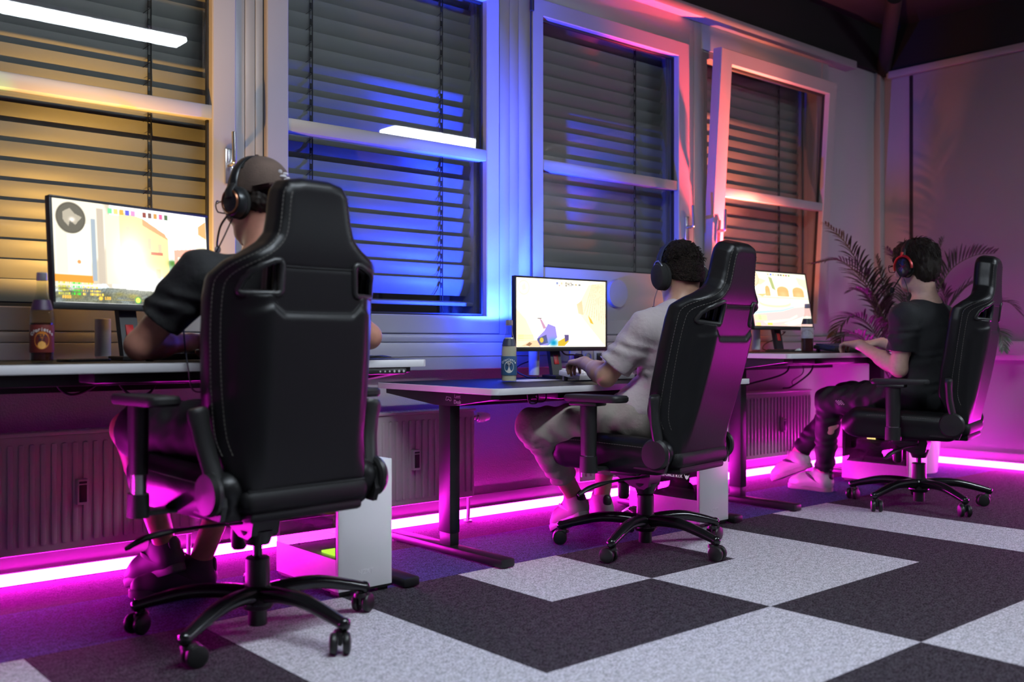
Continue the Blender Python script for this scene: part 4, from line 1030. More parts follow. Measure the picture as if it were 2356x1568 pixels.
def chair(i, label, x, y, yaw, star, dz, recline, arm_up):
    t = thing('gaming_chair', label, 'chair', (x, y, 0), R(yaw), 'black racing style gaming chairs')
    RAD = .335
    def base(m):
        m.lathe([(0, .07), (.040, .07), (.050, .085), (.046, .125), (.036, .138), (0, .138)], 28)
        for k in range(5):
            a = 2 * PI * k / 5; c, s_ = math.cos(a), math.sin(a)
            pts = spline([(r * c, r * s_, z) for r, z in ((.03, .112), (.10, .120), (.19, .118), (.28, .098), (.345, .080))], 4)
            n = len(pts); m.tube(pts, [.030 - .011 * (q / (n - 1)) for q in range(n)], 12, flat=.85, up=(0, 0, 1))
            m.ball((.348 * c, .348 * s_, .078), (.019, .019, .020), 12)
    part('star_base', mk(base, 'star_base', MT['gloss']), t, rot=(0, 0, R(star - yaw)))
    rnd = random.Random(i)
    for k in range(5):
        a = R(star - yaw) + 2 * PI * k / 5; c, s_ = math.cos(a), math.sin(a)
        def hood(m):
            m.cyl((0, 0, .05), (0, 0, .085), .009, n=12); m.lathe([(0, .062), (.017, .062), (.020, .055), (.020, .05), (0, .05)], 16)
            m.box((-.012, 0, .042), (.036, .012, .034), .004)
        cst = part('caster', mk(hood, 'caster', MT['plastic']), t, (RAD * c, RAD * s_, 0), (0, 0, rnd.uniform(0, 2 * PI) if i else [2.2, .4, 3.0, .9, 3.6][k] + 0), 'caster')
        def wheel(m):
            prof = [(0, -.010), (.020, -.010), (.027, -.0085), (.030, -.004), (.030, .004), (.027, .0085), (.022, .010), (.014, .0115), (0, .012)]
            m.lathe(prof, 26, M=Matrix.Rotation(-PI / 2, 4, 'X'))
        for sg in (1, -1):
            part('wheel', mk(wheel, 'wheel', MT['plastic']), cst, (-.018, sg * .0175, .030), (0 if sg > 0 else PI, 0, 0), 'wheel')
    def lift(m):
        m.lathe([(0, .022), (.026, .022), (.027, .026), (.027, .10), (0, .10)], 24); m.lathe([(.0, .13), (.038, .13), (.0355, .138), (.0345, .215), (.031, .219), (0, .219)], 28)
    gl = part('gas_lift', mk(lift, 'gas_lift', MT['plastic']), t)
    part('piston', mk(lambda m: m.cyl((0, 0, -.16), (0, 0, .0), .0135), 'piston', MT['gloss']), gl, (0, 0, .335 + dz))
    def mech(m):
        m.box((0, .045, .372), (.19, .19, .016), .004)
        m.prism([(-.040, .300), (-.02, .287), (.03, .292), (.13, .342), (.14, .366), (-.045, .366), (-.05, .345)], -.045, .045, M=Matrix.Rotation(PI / 2, 4, 'Z'))
        m.cyl((0, 0, .268), (0, 0, .31), .034, .05); m.box((.07, .05, .356), (.04, .13, .022), .008); m.box((-.07, .05, .356), (.04, .13, .022), .008)
    mc = part('tilt_mechanism', mk(mech, 'tilt_mechanism', MT['steel']), t, (0, 0, dz))
    part('tension_knob', mk(lambda m: m.lathe([(0, -.075), (.017, -.075), (.023, -.066), (.024, -.01), (.016, 0), (.012, .05), (0, .05)], 20), 'tension_knob', MT['plastic']), mc, (-.0, .105, .312))
    part('tilt_lever', mk(lambda m: (m.tube(spline([(-.05, .0, .335), (-.17, .01, .338), (-.25, .03, .334), (-.315, .06, .318), (-.355, .085, .292)], 5), [.008] * 8 + [.009, .010, .012, .0135, .015, .015, .015, .015, .015, .014, .013, .012, .010], 10, flat=.6, up=(0, 0, 1))), 'tilt_lever', MT['plastic']), mc)
    st = part('seat', make_seat, t, (0, 0, dz))
    def sst_(m):
        dashes(m, spline([(.2705, -.16, .486), (.2745, 0, .492), (.276, .14, .497), (.268, .26, .488)], 8))
    part('seat_stitching', mk(sst_, 'seat_stitching', MT['thread']), st)
    o = part('seat_stitching', None, st); o.scale = (-1, 1, 1)
    # backrest
    PV = (0, -.205, .475 + dz)
    bk = part('backrest', make_back, t, PV, (R(recline * -1), 0, 0))
    def rim(sg):
        def f(m):
            P = [(sg * x, z) for x, z in HOLE]; cx = sum(p[0] for p in P) / 6; cz = sum(p[1] for p in P) / 6
            P = [(cx + (x - cx) * 1.0, cz + (z - cz) * 1.0) for x, z in P]
            cl = []
            n = len(P)
            for k in range(n):
                a, b, c = np.array(P[k - 1]), np.array(P[k]), np.array(P[(k + 1) % n])
                for q in (b + unit(a - b) * .009, b + unit(unit(a - b) + unit(c - b)) * .004, b + unit(c - b) * .009): cl.append(q)
            for off, rr in ((-.002, .0095), (-.03, .009), (-.06, .009)):
                pts = [(p[0], rear_y(p[0], p[1], .05) - off, p[1]) for p in cl]; m.tube(pts + pts[:2], rr, 8, caps=False)
            nn = len(cl); vs = []
            for off in (-.004, -.07): vs += [(p[0], rear_y(p[0], p[1], .05) - off, p[1]) for p in cl]
            m.add(vs, [(k, (k + 1) % nn, nn + (k + 1) % nn, nn + k) for k in range(nn)])
        return f
    for sg in (-1, 1): part('belt_slot_rim', mk(rim(sg), 'belt_slot_rim', MT['plastic'], 50), bk, key='rim%d' % sg)
    def stitch(sg):
        def f(m):
            for ins in (.007, .024):
                pts = [(sg * q[0], rear_y(q[0], q[1], ins, .0006), q[1]) for q in outline_inset(ins)[9:-6]]
                dashes(m, pts)
        return f
    for sg in (-1, 1): part('stitching', mk(stitch(sg), 'stitching', MT['thread']), bk, key='stitch%d' % sg)
    def seam(m):
        for path in ([(-.112, .585), (0, .584), (.112, .585)], [(-.135, .492), (-.108, .468), (-.085, .4655), (0, .464), (.085, .4655), (.108, .468), (.135, .492)]):
            pts = [(q[0], rear_y(q[0], q[1], .05, -.0005), q[1]) for q in spline([(a, b) for a, b in path], 8)]; m.tube(pts, .0022, 6)
    part('piping', mk(seam, 'piping', MT['leather2']), bk)
    def edge(m):
        pts = [(u, rear_y(u, .002, .05, -.004), -.006) for u in np.linspace(-.185, .185, 16)]; m.tube(pts, .0065, 8)
    part('lower_welt', mk(edge, 'lower_welt', MT['leather']), bk)
    def roll(m): m.box((0, -.238, .437), (.40, .075, .066), .028, seg=5); m.box((0, -.225, .395), (.36, .08, .03), .012)
    part('lumbar_cover', mk(roll, 'lumbar_cover', MT['leather2']), t, (0, 0, dz))
    for sg in (-1, 1):
        def brk(m):
            m.prism([(-.10, .402), (-.235, .392), (-.25, .43), (-.235, .49), (-.19, .50), (-.155, .45)], sg * .245 - .008, sg * .245 + .008, M=Matrix.Rotation(PI / 2, 4, 'Z') @ Matrix.Diagonal((1, -1, 1, 1)))
        b_ = part('recliner_bracket', mk(brk, 'recliner_bracket', MT['plastic']), t, (0, 0, dz), key='brk%d' % sg)
        def disc(m): m.lathe([(0, -.012), (.05, -.012), (.058, -.006), (.060, .004), (.052, .016), (0, .019)], 36, M=Matrix.Rotation(sg * PI / 2, 4, 'Y'))
        part('recliner_cover', mk(disc, 'recliner_cover', MT['plastic']), b_, (sg * .262, -.205, .462), key='disc%d' % sg)
        def strut(m):
            m.tube(spline([(sg * .248, -.0, .02), (sg * .262, .03, .10), (sg * .276, .045, .17), (sg * .282, .05, .205)], 5), [.018] * 10 + [.019, .02, .02, .02, .019, .016], 12, flat=1.5)
        part('side_arm', mk(strut, 'side_arm', MT['plastic']), bk, key='strut%d' % sg)
        # armrest
        up_ = .05 if arm_up else 0
        def foot(m): m.box((sg * .27, .05, .392), (.15, .06, .014), .004); m.tube([(sg * .335, .05, .382), (sg * .335, .05, .445)], [.027, .026], 20, flat=1.45, up=(0, 1, 0))
        ar = part('armrest', mk(foot, 'armrest', MT['plastic']), t, (0, 0, dz), key='armfoot%d' % sg)
        part('inner_tube', mk(lambda m: m.tube([(sg * .335, .05, .44), (sg * .335, .05, .52)], [.020, .020], 20, flat=1.4, up=(0, 1, 0)), 'inner_tube', MT['chrome']), ar, key='armtube%d' % sg)
        def sleeve(m): m.tube([(sg * .335, .05, .448), (sg * .335, .05, .58), (sg * .335, .05, .642)], [.023, .025, .025], 20, flat=1.45, up=(0, 1, 0)); m.box((sg * .335, .055, .648), (.075, .13, .016), .006)
        part('post', mk(sleeve, 'post', MT['plastic']), ar, (0, 0, up_), key='armsleeve%d' % sg)
        def pad(m):
            slab(m, [(sg * .33 + a, b) for a, b in rrect(-.047, .047, -.115, .155, .035)], .656, .682, ch=.007)
        part('arm_pad', mk(pad, 'arm_pad', MT['rubber']), ar, (0, 0, up_ * .6), key='armpad%d' % sg)
    return t
chair(0, 'black leather gaming chair nearest the camera, holding the gamer with a cap', 1.337, 2.672, 4.5, 68, -.012, -5.5, True)
c2 = chair(1, 'black leather gaming chair under the gamer in the pale T-shirt', 3.085, 2.725, 10, 56, -.045, -16, False)
chair(2, 'black leather gaming chair by the palm, holding the gamer with red headphones', 4.94, 2.50, 15, 27, -.022, -10.5, False)
# ------------------------------------------------------------------ people
def pnoise(G, sc, seed=0):
    rs = np.random.RandomState(seed); out = 0
    for _ in range(5):
        d = rs.normal(size=3); d /= np.linalg.norm(d); f = sc * rs.uniform(.6, 1.6); ph = rs.uniform(0, 6.3)
        e = rs.normal(size=3); e /= np.linalg.norm(e)
        q = G[0] * e[0] + G[1] * e[1] + G[2] * e[2]
        out = out + np.sin((G[0] * d[0] + G[1] * d[1] + G[2] * d[2]) * f + ph + 1.3 * np.sin(q * f * .5))
    return out / 3
def limb(s, a, b, ra, rb, k=.02, t0=0.0, t1=None, folds=0, seed=0, flat=None):
    """clothed limb: tapered, cut square at t0 / t1, with folds running round it"""
    a = np.array(a, float); b = np.array(b, float); m = max(ra, rb) + .02
    sl, G = s.region(np.minimum(a, b) - m, np.maximum(a, b) + m, k + .04)
    d = b - a; L = np.linalg.norm(d); dn = d / L
    px, py, pz = G[0] - a[0], G[1] - a[1], G[2] - a[2]
    tt = (px * dn[0] + py * dn[1] + pz * dn[2]) / L; t = np.clip(tt, 0, 1)
    q = np.sqrt((px - t * d[0]) ** 2 + (py - t * d[1]) ** 2 + (pz - t * d[2]) ** 2) - (ra + (rb - ra) * t)
    if folds:
        q = q + folds * pnoise([G[0] + .5 * py, G[1], G[2]], 70, seed) * .6 + folds * .5 * np.sin(tt * L * 95 + 14 * (px - py) + 2 * np.sin(40 * pz))
    if t1 is not None: q = np.maximum(q, (tt - t1) * L)
    s.mix(sl, q, k, 'add')
def frame(f, up=(0, 0, 1)):
    f = unit(f); r = unit(np.cross(f, up)); u = np.cross(r, f); return r, f, u
def heading(deg, pitch=0):
    return V(math.cos(R(deg)) * math.cos(R(pitch)), math.sin(R(deg)) * math.cos(R(pitch)), math.sin(R(pitch)))
def hand(s, w_, d, n, side, curl=(25, 45, 30), spread=1.0, thumb=1.0):
    """w_: wrist, d: towards the knuckles, n: back of the hand, side: towards the thumb"""
    d = unit(d); n = unit(n - d * np.dot(n, d)); sd = unit(np.cross(d, n)); sd = sd if np.dot(sd, side) > 0 else -sd
    offs = [.031, .010, -.011, -.030]; kl = [.088, .092, .086, .077]; ln = [(.042, .026, .020), (.046, .029, .021), (.043, .027, .020), (.034, .021, .018)]
    for o, k_, (l1, l2, l3) in zip(offs, kl, ln):
        k0 = w_ + d * .012 + sd * o * .55; k1 = w_ + d * k_ + sd * o
        s.cap(k0, k1, .0145, .0115, .012)
        p = k1; a = 0
        for L_, c, r0, r1 in ((l1, curl[0], .0098, .0088), (l2, curl[1], .0088, .0080), (l3, curl[2], .0080, .0068)):
            a += R(c * (1 + .12 * (o < 0))); v = d * math.cos(a) - n * math.sin(a) + sd * o * 1.2 * spread * (a < .9)
            q = p + unit(v) * L_; s.cap(p, q, r0, r1, .004); p = q
    t0 = w_ + d * .020 + sd * .020 - n * .006; t1 = w_ + d * .052 + sd * (.048 * thumb) - n * .014
    t2 = t1 + unit(d * .9 + sd * .35 * thumb - n * .35) * .033; t3 = t2 + unit(d - n * .4 - sd * .1) * .026
    s.cap(t0, t1, .0150, .0118, .012); s.cap(t1, t2, .0112, .0095, .004); s.cap(t2, t3, .0095, .0075, .004)
def person(label, J, shirt, legs, shoe, hairm, hair, skin=None, h=.0046, sleeve=.62, leg_end=.86, shirt_seed=1, beard=None):
    skin = skin or MT['skin']
    t = thing('person', label, 'person', (J['pelvis'][0], J['pelvis'][1], 0), 0)
    off = np.array(t.location)
    J = {k: (v if k in ('look', 'pitch', 'handL', 'handR', 'roll') else np.array(v, float) - off) for k, v in J.items()}
    r, f, u = frame(heading(J['look'], J['pitch'])); H = J['head']
    def hp(a, b, c): return H + r * a + f * b + u * c
    B = np.array([r, f, u])
    feet = {}
    for sd in 'LR':
        he, to = J['heel' + sd], J['toe' + sd]; fr, ff, fu = frame(to - he)
        feet[sd] = (he, fr, ff, fu); J['ank' + sd] = he + ff * .055 + fu * .105
    pts = np.array([v for v in J.values() if isinstance(v, np.ndarray)] + [hp(0, .12, .15), hp(0, -.12, .15)])
    lo, hi = pts.min(0) - .16, pts.max(0) + .16
    s = SDF(lo, hi, h)
    nb = J['neck']; ch = J['chest']; pv = J['pelvis']
    # head and face
    s.ell(hp(0, -.012, .032), (.074, .094, .090), B, .02); s.ell(hp(0, .026, -.038), (.058, .066, .080), B, .03)
    s.cap(hp(-.03, .045, -.092), hp(.03, .045, -.092), .020, .020, .03); s.cap(hp(0, .062, -.104), hp(0, .064, -.100), .018, k=.02)
    s.ell(hp(0, .070, .022), (.050, .022, .014), B, .015)
    for x in (-.030, .030): s.ell(hp(x, .093, .002), (.015, .012, .011), B, .008, 'sub'); s.ell(hp(x * 1.3, .068, -.030), (.022, .022, .020), B, .02)
    s.cap(hp(0, .086, .008), hp(0, .108, -.030), .008, .012, .012); s.cap(hp(-.011, .096, -.036), hp(.011, .096, -.036), .008, k=.008)
    s.cap(hp(-.018, .084, -.063), hp(.018, .084, -.063), .006, k=.006); s.cap(hp(-.016, .083, -.074), hp(.016, .083, -.074), .007, k=.006)
    for x in (-1, 1):
        s.ell(hp(x * .078, -.010, -.008), (.010, .020, .032), B, .008); s.ell(hp(x * .088, -.006, -.006), (.006, .010, .018), B, .004, 'sub')
    s.cap(hp(0, -.030, -.040), nb + V(0, 0, .01), .054, .060, .035)
    # torso
    sh = J['shL'], J['shR']
    for q in sh: s.cap(nb - V(0, 0, .03), q, .050, .055, .04)
    ax = unit(sh[1] - sh[0]); up_ = unit(nb - pv); fw = np.cross(up_, ax); BT = np.array([ax, fw, up_])
    s.ell(ch + up_ * .03, (.160, .105, .19), BT, .05); s.cap(ch, pv, .115, .115, .05, sc=None)
    s.cap(J['hipL'], J['hipR'], .098, k=.05)
    for sd, sg in (('L', -1), ('R', 1)):
        a, e, w_ = J['sh' + sd], J['el' + sd], J['wr' + sd]
        s.cap(a, e, .050, .040, .03); s.cap(e, w_, .041, .027, .015); m_ = e + (w_ - e) * .28; s.cap(m_, m_ + (w_ - e) * .15, .0435, .040, .02)
        hd = J['hand' + sd]; d = unit(hd[0]); s.cap(w_, w_ + d * .03, .026, .024, .012)
        hand(s, w_ + d * .012, d, np.array(hd[1], float), np.array(hd[2], float), *hd[3:])
        hi_, kn, an = J['hip' + sd], J['kn' + sd], J['ank' + sd]
        s.cap(hi_, kn, .082, .056, .03); s.cap(kn, an, .054, .036, .02); bk_ = kn + (an - kn) * .3
        bdir = unit(np.cross(np.cross(an - kn, kn - hi_), an - kn)); s.cap(bk_ - bdir * .014, bk_ - bdir * .012 + (an - kn) * .15, .048, .042, .03)
        he, fr, ff, fu = feet[sd]; s.cap(an - fu * .02, he + ff * .20 + fu * .04, .033, .026, .02)
    body = s.build('body', skin, t, smooth=1)
    for x in (-.030, .030):
        m = MB(); m.ball(hp(x, .078, .002), .0125, 14, 0); e_ = m.build('eye', MT['eyewhite'], body)
        m = MB(); m.ball(hp(x, .0862, .002), .0052, 10); m.build('iris', MT['iris'], e_)
    # T-shirt
    s = SDF(lo, hi, .0058); se = shirt_seed
    for q in sh: limb(s, nb - V(0, 0, .055) + (q - nb) * .15, q, .062, .068, .05, folds=.002, seed=se)
    s.ell(ch + up_ * .03, (.172, .118, .20), BT, .05); limb(s, ch, pv, .128, .135, .06, folds=.009, seed=se + 1); s.cap(J['hipL'] + V(0, 0, .03), J['hipR'] + V(0, 0, .03), .108, k=.05)
    for sd in 'LR':
        a, e = J['sh' + sd], J['el' + sd]; limb(s, a, e, .066, .071, .035, t1=sleeve, folds=.0075, seed=se + 2)
    # neck opening
    s.cap(nb + V(0, 0, .0), hp(0, -.03, -.06), .066, .066, .006, 'sub')
    for sd in 'LR':
        a, e = J['sh' + sd], J['el' + sd]; d = e - a
        s.cap(a + d * (sleeve - .10), a + d * (sleeve + .2), .050, .056, .004, 'sub')
    s.cut(pv - up_ * .075, -up_, .004)
    s.build('t_shirt', shirt, t, smooth=1)
    # trousers or shorts
    s = SDF(lo, hi, .0058)
    s.cap(J['hipL'], J['hipR'], .108, k=.04); s.cap(pv, pv + up_ * .03, .125, k=.05)
    for sd in 'LR':
        hi_, kn, an = J['hip' + sd], J['kn' + sd], J['ank' + sd]
        if leg_end > 1: raise ValueError
        if leg_end > 0:
            limb(s, hi_, kn, .098, .074, .04, folds=.008, seed=se + 5); limb(s, kn, an, .070, .052, .03, t1=leg_end, folds=.0065, seed=se + 6)
            s.cap(kn + (an - kn) * (leg_end - .05), an, .043, .043, .004, 'sub')
        else:
            limb(s, hi_, kn, .102, .086, .04, t1=.93, folds=.005, seed=se + 5); s.cap(hi_ + (kn - hi_) * .86, kn + (kn - hi_) * .3, .070, .074, .004, 'sub')
    tr_ = s.build('trousers' if leg_end > 0 else 'shorts', legs, t, smooth=1)
    # shoes
    um, sm, lm = shoe
    for sd in 'LR':
        he, fr, ff, fu = feet[sd]; Mf = Matrix(((*[0],) * 4,) * 4) if False else Matrix.Identity(4)
        for i in range(3): Mf[i][0], Mf[i][1], Mf[i][2], Mf[i][3] = fr[i], ff[i], fu[i], he[i]
        s = SDF((-.07, -.03, -.01), (.07, .32, .17), .004)
        s.cap((0, .042, .055), (0, .050, .100), .038, .040, .02); s.cap((0, .05, .05), (0, .19, .042), .043, .042, .03); s.cap((.004, .19, .038), (.004, .238, .034), .043, .036, .03)
        s.cap((0, .08, .085), (0, .17, .055), .036, .032, .03); s.cap((0, .052, .118), (0, .055, .18), .033, .036, .004, 'sub'); s.cut((0, 0, .014), (0, 0, -1), .002)
        s.ell((0, .105, .114), (.022, .014, .026), None, .01)
        sh_ = s.build('shoe', um, t); sh_.matrix_local = Mf
        fp = [(-.026, .012), (-.036, .04), (-.036, .11), (-.044, .19), (-.036, .25), (-.012, .277), (.018, .277), (.040, .25), (.048, .19), (.038, .11), (.036, .04), (.026, .012), (0, .002)]
        fp = [tuple(p) for p in spline(fp + [fp[0]], 3)[:-1]]
        m = MB(); slab(m, fp, 0, .029, ch=.004); so = m.build('sole', sm, sh_)
        m = MB()
        for k in range(5): m.tube(spline([(-.026 + .002 * k, .10 + .018 * k, .108 - .0115 * k), (0, .106 + .018 * k, .121 - .0122 * k), (.026 - .002 * k, .10 + .018 * k, .108 - .0115 * k)], 4), .003, 6)
        m.build('laces', lm, sh_)
        m = MB(); m.ball((0, .010, .088), (.024, .012, .030), 14); m.build('heel_tab', MT['plastic'] if shoe is not SH_D else um, sh_)
        m = MB(); m.tube(spline([(-.042, .06, .045), (-.036, .13, .085), (0, .165, .090), (.036, .13, .085), (.042, .06, .045)], 6), .0045, 6, flat=2.2, up=(0, 0, 1)); m.build('strap', lm if shoe is not SH_P else MT['lampw'], sh_)
    hair(t, hp, B, hairm, lo, hi)
    def world(a, b, c): return hp(a, b, c) + off
    return t, world, hp, B
MT['eyewhite'] = mat('eye_white', (.7, .68, .66), .25); MT['iris'] = mat('dark_iris', (.03, .02, .015), .2)
def strands(parent, hp, B, m, n, L, r, curl, rad, seed):
    """locks of hair lying over the head"""
    rs = np.random.RandomState(seed); b = MB(); k = 0
    while k < n:
        d = unit(rs.normal(size=3))
        if d[2] < -.25 - .35 * (d[1] < -.2) or (d[1] > .55 and d[2] < .45) or (abs(d[0]) > .6 and d[2] < .1 and d[1] > -.35): continue
        k += 1; c = V(0, -.014, .038); p = c + d * np.array(rad) * .985
        out = unit(d / np.array(rad)); dn = unit(V(0, -.35, -1) - out * np.dot(V(0, -.35, -1), out) + rs.normal(size=3) * curl)
        pts = [p - out * .004]; q = p.copy(); cl = L * rs.uniform(.6, 1.2) * (1 if d[2] > 0 or curl < .5 else .5)
        for j in range(4):
            q = q + unit(dn + out * (.55 - .35 * j) + rs.normal(size=3) * curl * .5) * cl / 4; pts.append(q.copy())
        b.tube([hp(*v) for v in pts], [r, r, r * .9, r * .7, r * .25], 5)
    o = b.build('hair_locks', m, parent); o['kind'] = 'stuff'
def hair_short(t, hp, B, m, lo, hi):
    H = hp(0, 0, 0); s = SDF(H - .2, H + .2, .0036)
    s.ell(hp(0, -.014, .036), (.078, .098, .092), B, .02); s.ell(hp(0, .008, .088), (.068, .086, .050), B, .03); s.ell(hp(0, -.055, -.01), (.066, .054, .072), B, .03)
    G = s.grid(); s.F += (.0022 * pnoise(G, 420, 3) + .0022 * pnoise(G, 210, 4)).astype(np.float32)
    s.cut(hp(0, .066, .02), B[1] * .9 - B[2] * .45, .006); s.cut(hp(0, -.05, -.034), -B[2] + B[1] * .35, .012)
    for x in (-1, 1): s.ell(hp(x * .084, .03, -.02), (.03, .06, .045), B, .006, 'sub')
    h_ = s.build('hair', m, t); strands(h_, hp, B, m, 900, .020, .0017, .9, (.080, .100, .094), 5)
def hair_long(t, hp, B, m, lo, hi):
    H = hp(0, 0, 0); s = SDF(H - .2, H + .2, .0038)
    s.ell(hp(0, -.016, .042), (.090, .110, .098), B, .02); s.ell(hp(0, .034, .080), (.070, .066, .044), B, .03); s.ell(hp(0, -.062, -.015), (.076, .062, .085), B, .03)
    for x in (-1, 1): s.ell(hp(x * .078, .018, .02), (.016, .05, .05), B, .02)
    G = s.grid(); s.F += (.004 * pnoise([G[0] * 1.6, G[1] * 1.6, G[2] * .5], 170, 6) + .003 * pnoise(G, 90, 7)).astype(np.float32)
    s.cut(hp(0, .075, .01), B[1] * .85 - B[2] * .6, .006); s.cut(hp(0, -.02, -.075), -B[2] + B[1] * .55, .008)
    for x in (-1, 1): s.ell(hp(x * .088, .045, -.035), (.03, .06, .05), B, .006, 'sub')
    h_ = s.build('hair', m, t); strands(h_, hp, B, m, 800, .042, .0021, .15, (.090, .110, .098), 6)
def cap_hat(t, hp0, B0, m, lo, hi):
    H = hp0(0, 0, 0); B = np.array([-B0[0], -B0[1], B0[2]])          # worn back to front
    def hp(a, b, c): return hp0(-a, -b - .022, c - .004)
    s = SDF(H - .24, H + .24, .004)
    s.ell(hp(0, -.012, .040), (.085, .105, .103), B, .01); s.cut(hp(0, -.02, .020), -B[2] - B[1] * .08, .003)
    s.ell(hp(0, -.118, .030), (.035, .03, .022), B, .006, 'sub')
    s.ell(hp(0, -.01, .02), (.078, .098, .085), B, .004, 'sub')
    c = s.build('cap', m, t, smooth=1)
    b = MB(); vs = []; N = 12
    for k in range(N + 1):
        a = -1.25 + 2.5 * k / N; x, y = math.sin(a), math.cos(a)
        vs += [hp(.083 * x, .100 * y - .012, .030), hp(.082 * x * 1.02, .06 + .125 * y, .030 - .02 * (1 - x * x) + .012 * 0)]
    n = len(vs); vs2 = [v + B[2] * .005 for v in vs]
    fs = []
    for k in range(N): q = 2 * k; fs += [(q, q + 1, q + 3, q + 2), (n + q, n + q + 2, n + q + 3, n + q + 1), (q + 1, n + q + 1, n + q + 3, q + 3), (q, q + 2, n + q + 2, n + q)]
    b.add(vs + vs2, fs); b.build('peak', m, c)
    b = MB(); b.ball(hp(0, -.012, .143), .008, 12); b.build('top_button', m, c)
    for x in (-.045, .045):
        b = MB(); q = hp(x, -.055, .118); b.ball(q, .0035, 8); b.build('eyelet', MT['seal'], c)
    b = MB(); b.tube([hp(.085 * math.sin(a), -.012 - .105 * math.cos(a), .018) for a in np.linspace(-.5, .5, 8)], .009, 8); b.build('strap', m, c)
    b = MB()
    for (x, z, w2) in ((-.006, .072, .018), (.008, .062, .022), (-.008, .058, .020), (.012, .078, .012), (.002, .052, .014)):
        y = -.012 + .1055 * math.sqrt(max(0, 1 - (x / .085) ** 2 - ((z - .04) / .103) ** 2)); b.ball(hp(x, y, z), (w2 * .55, w2 * .4, .006), 10)
    b.build('embroidery', MT['logo'], c)
    # short hair showing under the cap
    s = SDF(H - .2, H + .2, .004); s.ell(hp0(0, -.05, -.005), (.078, .062, .055), B0, .02); G = s.grid(); s.F += (.003 * pnoise(G, 260, 9)).astype(np.float32)
    s.cut(hp0(0, 0, .03), B0[2], .003); s.build('hair', MT['hair1'], t)
MT['hair1'] = mat('dark_brown_hair', (.020, .013, .009), .6); MT['hair2'] = mat('dark_curly_hair', (.014, .009, .006), .6, spec=.2, bump=(190, 1.0, .02), noise=(120, .6)); MT['hair3'] = mat('dark_wavy_hair', (.014, .009, .006), .5, spec=.25, bump=(260, .8, .006, (2.5, 2.5, .6)))
fab = dict(bump=(45, .35, .012))
TEE1 = mat('black_cotton', (.010, .010, .011), .85, bump=(40, .3, .01)); TEE2 = mat('pale_beige_cotton', (.40, .345, .345), .9, bump=(45, .35, .012)); TEE3 = mat('faded_black_cotton', (.014, .015, .017), .85, bump=(40, .3, .01))
PAN1 = mat('black_sport_shorts', (.008, .008, .009), .7); PAN2 = mat('beige_chino_cotton', (.27, .235, .205), .85, bump=(60, .3, .008)); PAN3 = mat('black_jogging_fabric', (.008, .008, .010), .7)
SH_D = (mat('dark_sneaker_mesh', (.05, .035, .055), .6), mat('grey_sneaker_sole', (.10, .09, .10), .6), mat('dark_laces', (.03, .025, .03), .7))
SH_P = (mat('pale_sneaker_knit', (.36, .30, .30), .6), mat('white_sneaker_sole', (.30, .27, .28), .5), mat('pale_laces', (.55, .5, .5), .7))
SH_W = (mat('white_sneaker_leather', (.45, .42, .42), .4), mat('worn_white_sole', (.24, .21, .21), .55), mat('black_laces', (.02, .02, .02), .7))
SK1 = mat('tanned_skin', (.42, .19, .13), .5, noise=(60, .06)); SK2 = mat('warm_skin', (.38, .215, .145), .5, noise=(60, .06)); SK3 = mat('pale_skin', (.56, .36, .28), .5, noise=(60, .06))
P1, hp1, lp1, B1 = person('person in a black T-shirt, black shorts and brown cap, elbow on the nearest desk', dict(
    pelvis=(1.345, 2.635, .585), chest=(1.365, 2.67, .87), neck=(1.380, 2.725, 1.080), head=(1.39, 2.775, 1.262), look=110, pitch=-6,
    shL=(1.195, 2.735, 1.035), shR=(1.565, 2.765, 1.04), elL=(1.060, 2.85, .832), wrL=(1.255, 2.965, .842), elR=(1.80, 2.80, .86), wrR=(1.66, 3.02, .832),
    handL=((.9, .5, .03), (-.3, .3, .9), (.3, -.2, 1), (75, 80, 50), .3, .8), handR=((-.3, 1, -.02), (0, .1, 1), (-1, -.3, 0), (15, 25, 20)),
    hipL=(1.255, 2.66, .575), hipR=(1.435, 2.67, .575), knL=(1.115, 3.075, .575), knR=(1.53, 3.10, .575), heelL=(1.318, 3.165, .095), toeL=(1.235, 3.415, .008), heelR=(1.45, 3.195, .0), toeR=(1.195, 3.30, .0)),
    TEE1, PAN1, SH_D, mat('brown_washed_cotton', (.085, .055, .042), .9, bump=(200, .4, .003), noise=(14, .25)), cap_hat, SK1, leg_end=0, sleeve=.66)
P2, hp2, lp2, B2 = person('person in a pale beige T-shirt and beige trousers typing at the middle desk', dict(
    pelvis=(3.11, 2.655, .545), chest=(3.115, 2.59, .79), neck=(3.135, 2.565, .965), head=(3.140, 2.59, 1.112), look=77, pitch=-8,
    shL=(2.955, 2.60, .895), shR=(3.325, 2.575, .905), elL=(2.875, 2.745, .704), wrL=(2.985, 2.975, .752), elR=(3.43, 2.76, .72), wrR=(3.42, 3.0, .738),
    handL=((.42, 1, .06), (-.1, .1, 1), (1, -.4, .1), (22, 42, 28)), handR=((-.1, 1, 0), (0, .1, 1), (-1, 0, 0), (15, 30, 25)),
    hipL=(3.02, 2.70, .54), hipR=(3.20, 2.69, .54), knL=(2.722, 3.0, .495), knR=(3.30, 3.12, .515), heelL=(2.985, 2.965, .105), toeL=(3.035, 3.21, .0), heelR=(3.27, 3.10, .035), toeR=(3.335, 3.35, .0)),
    TEE2, PAN2, SH_P, MT['hair2'], hair_short, SK2, leg_end=.71, sleeve=.78, shirt_seed=11)
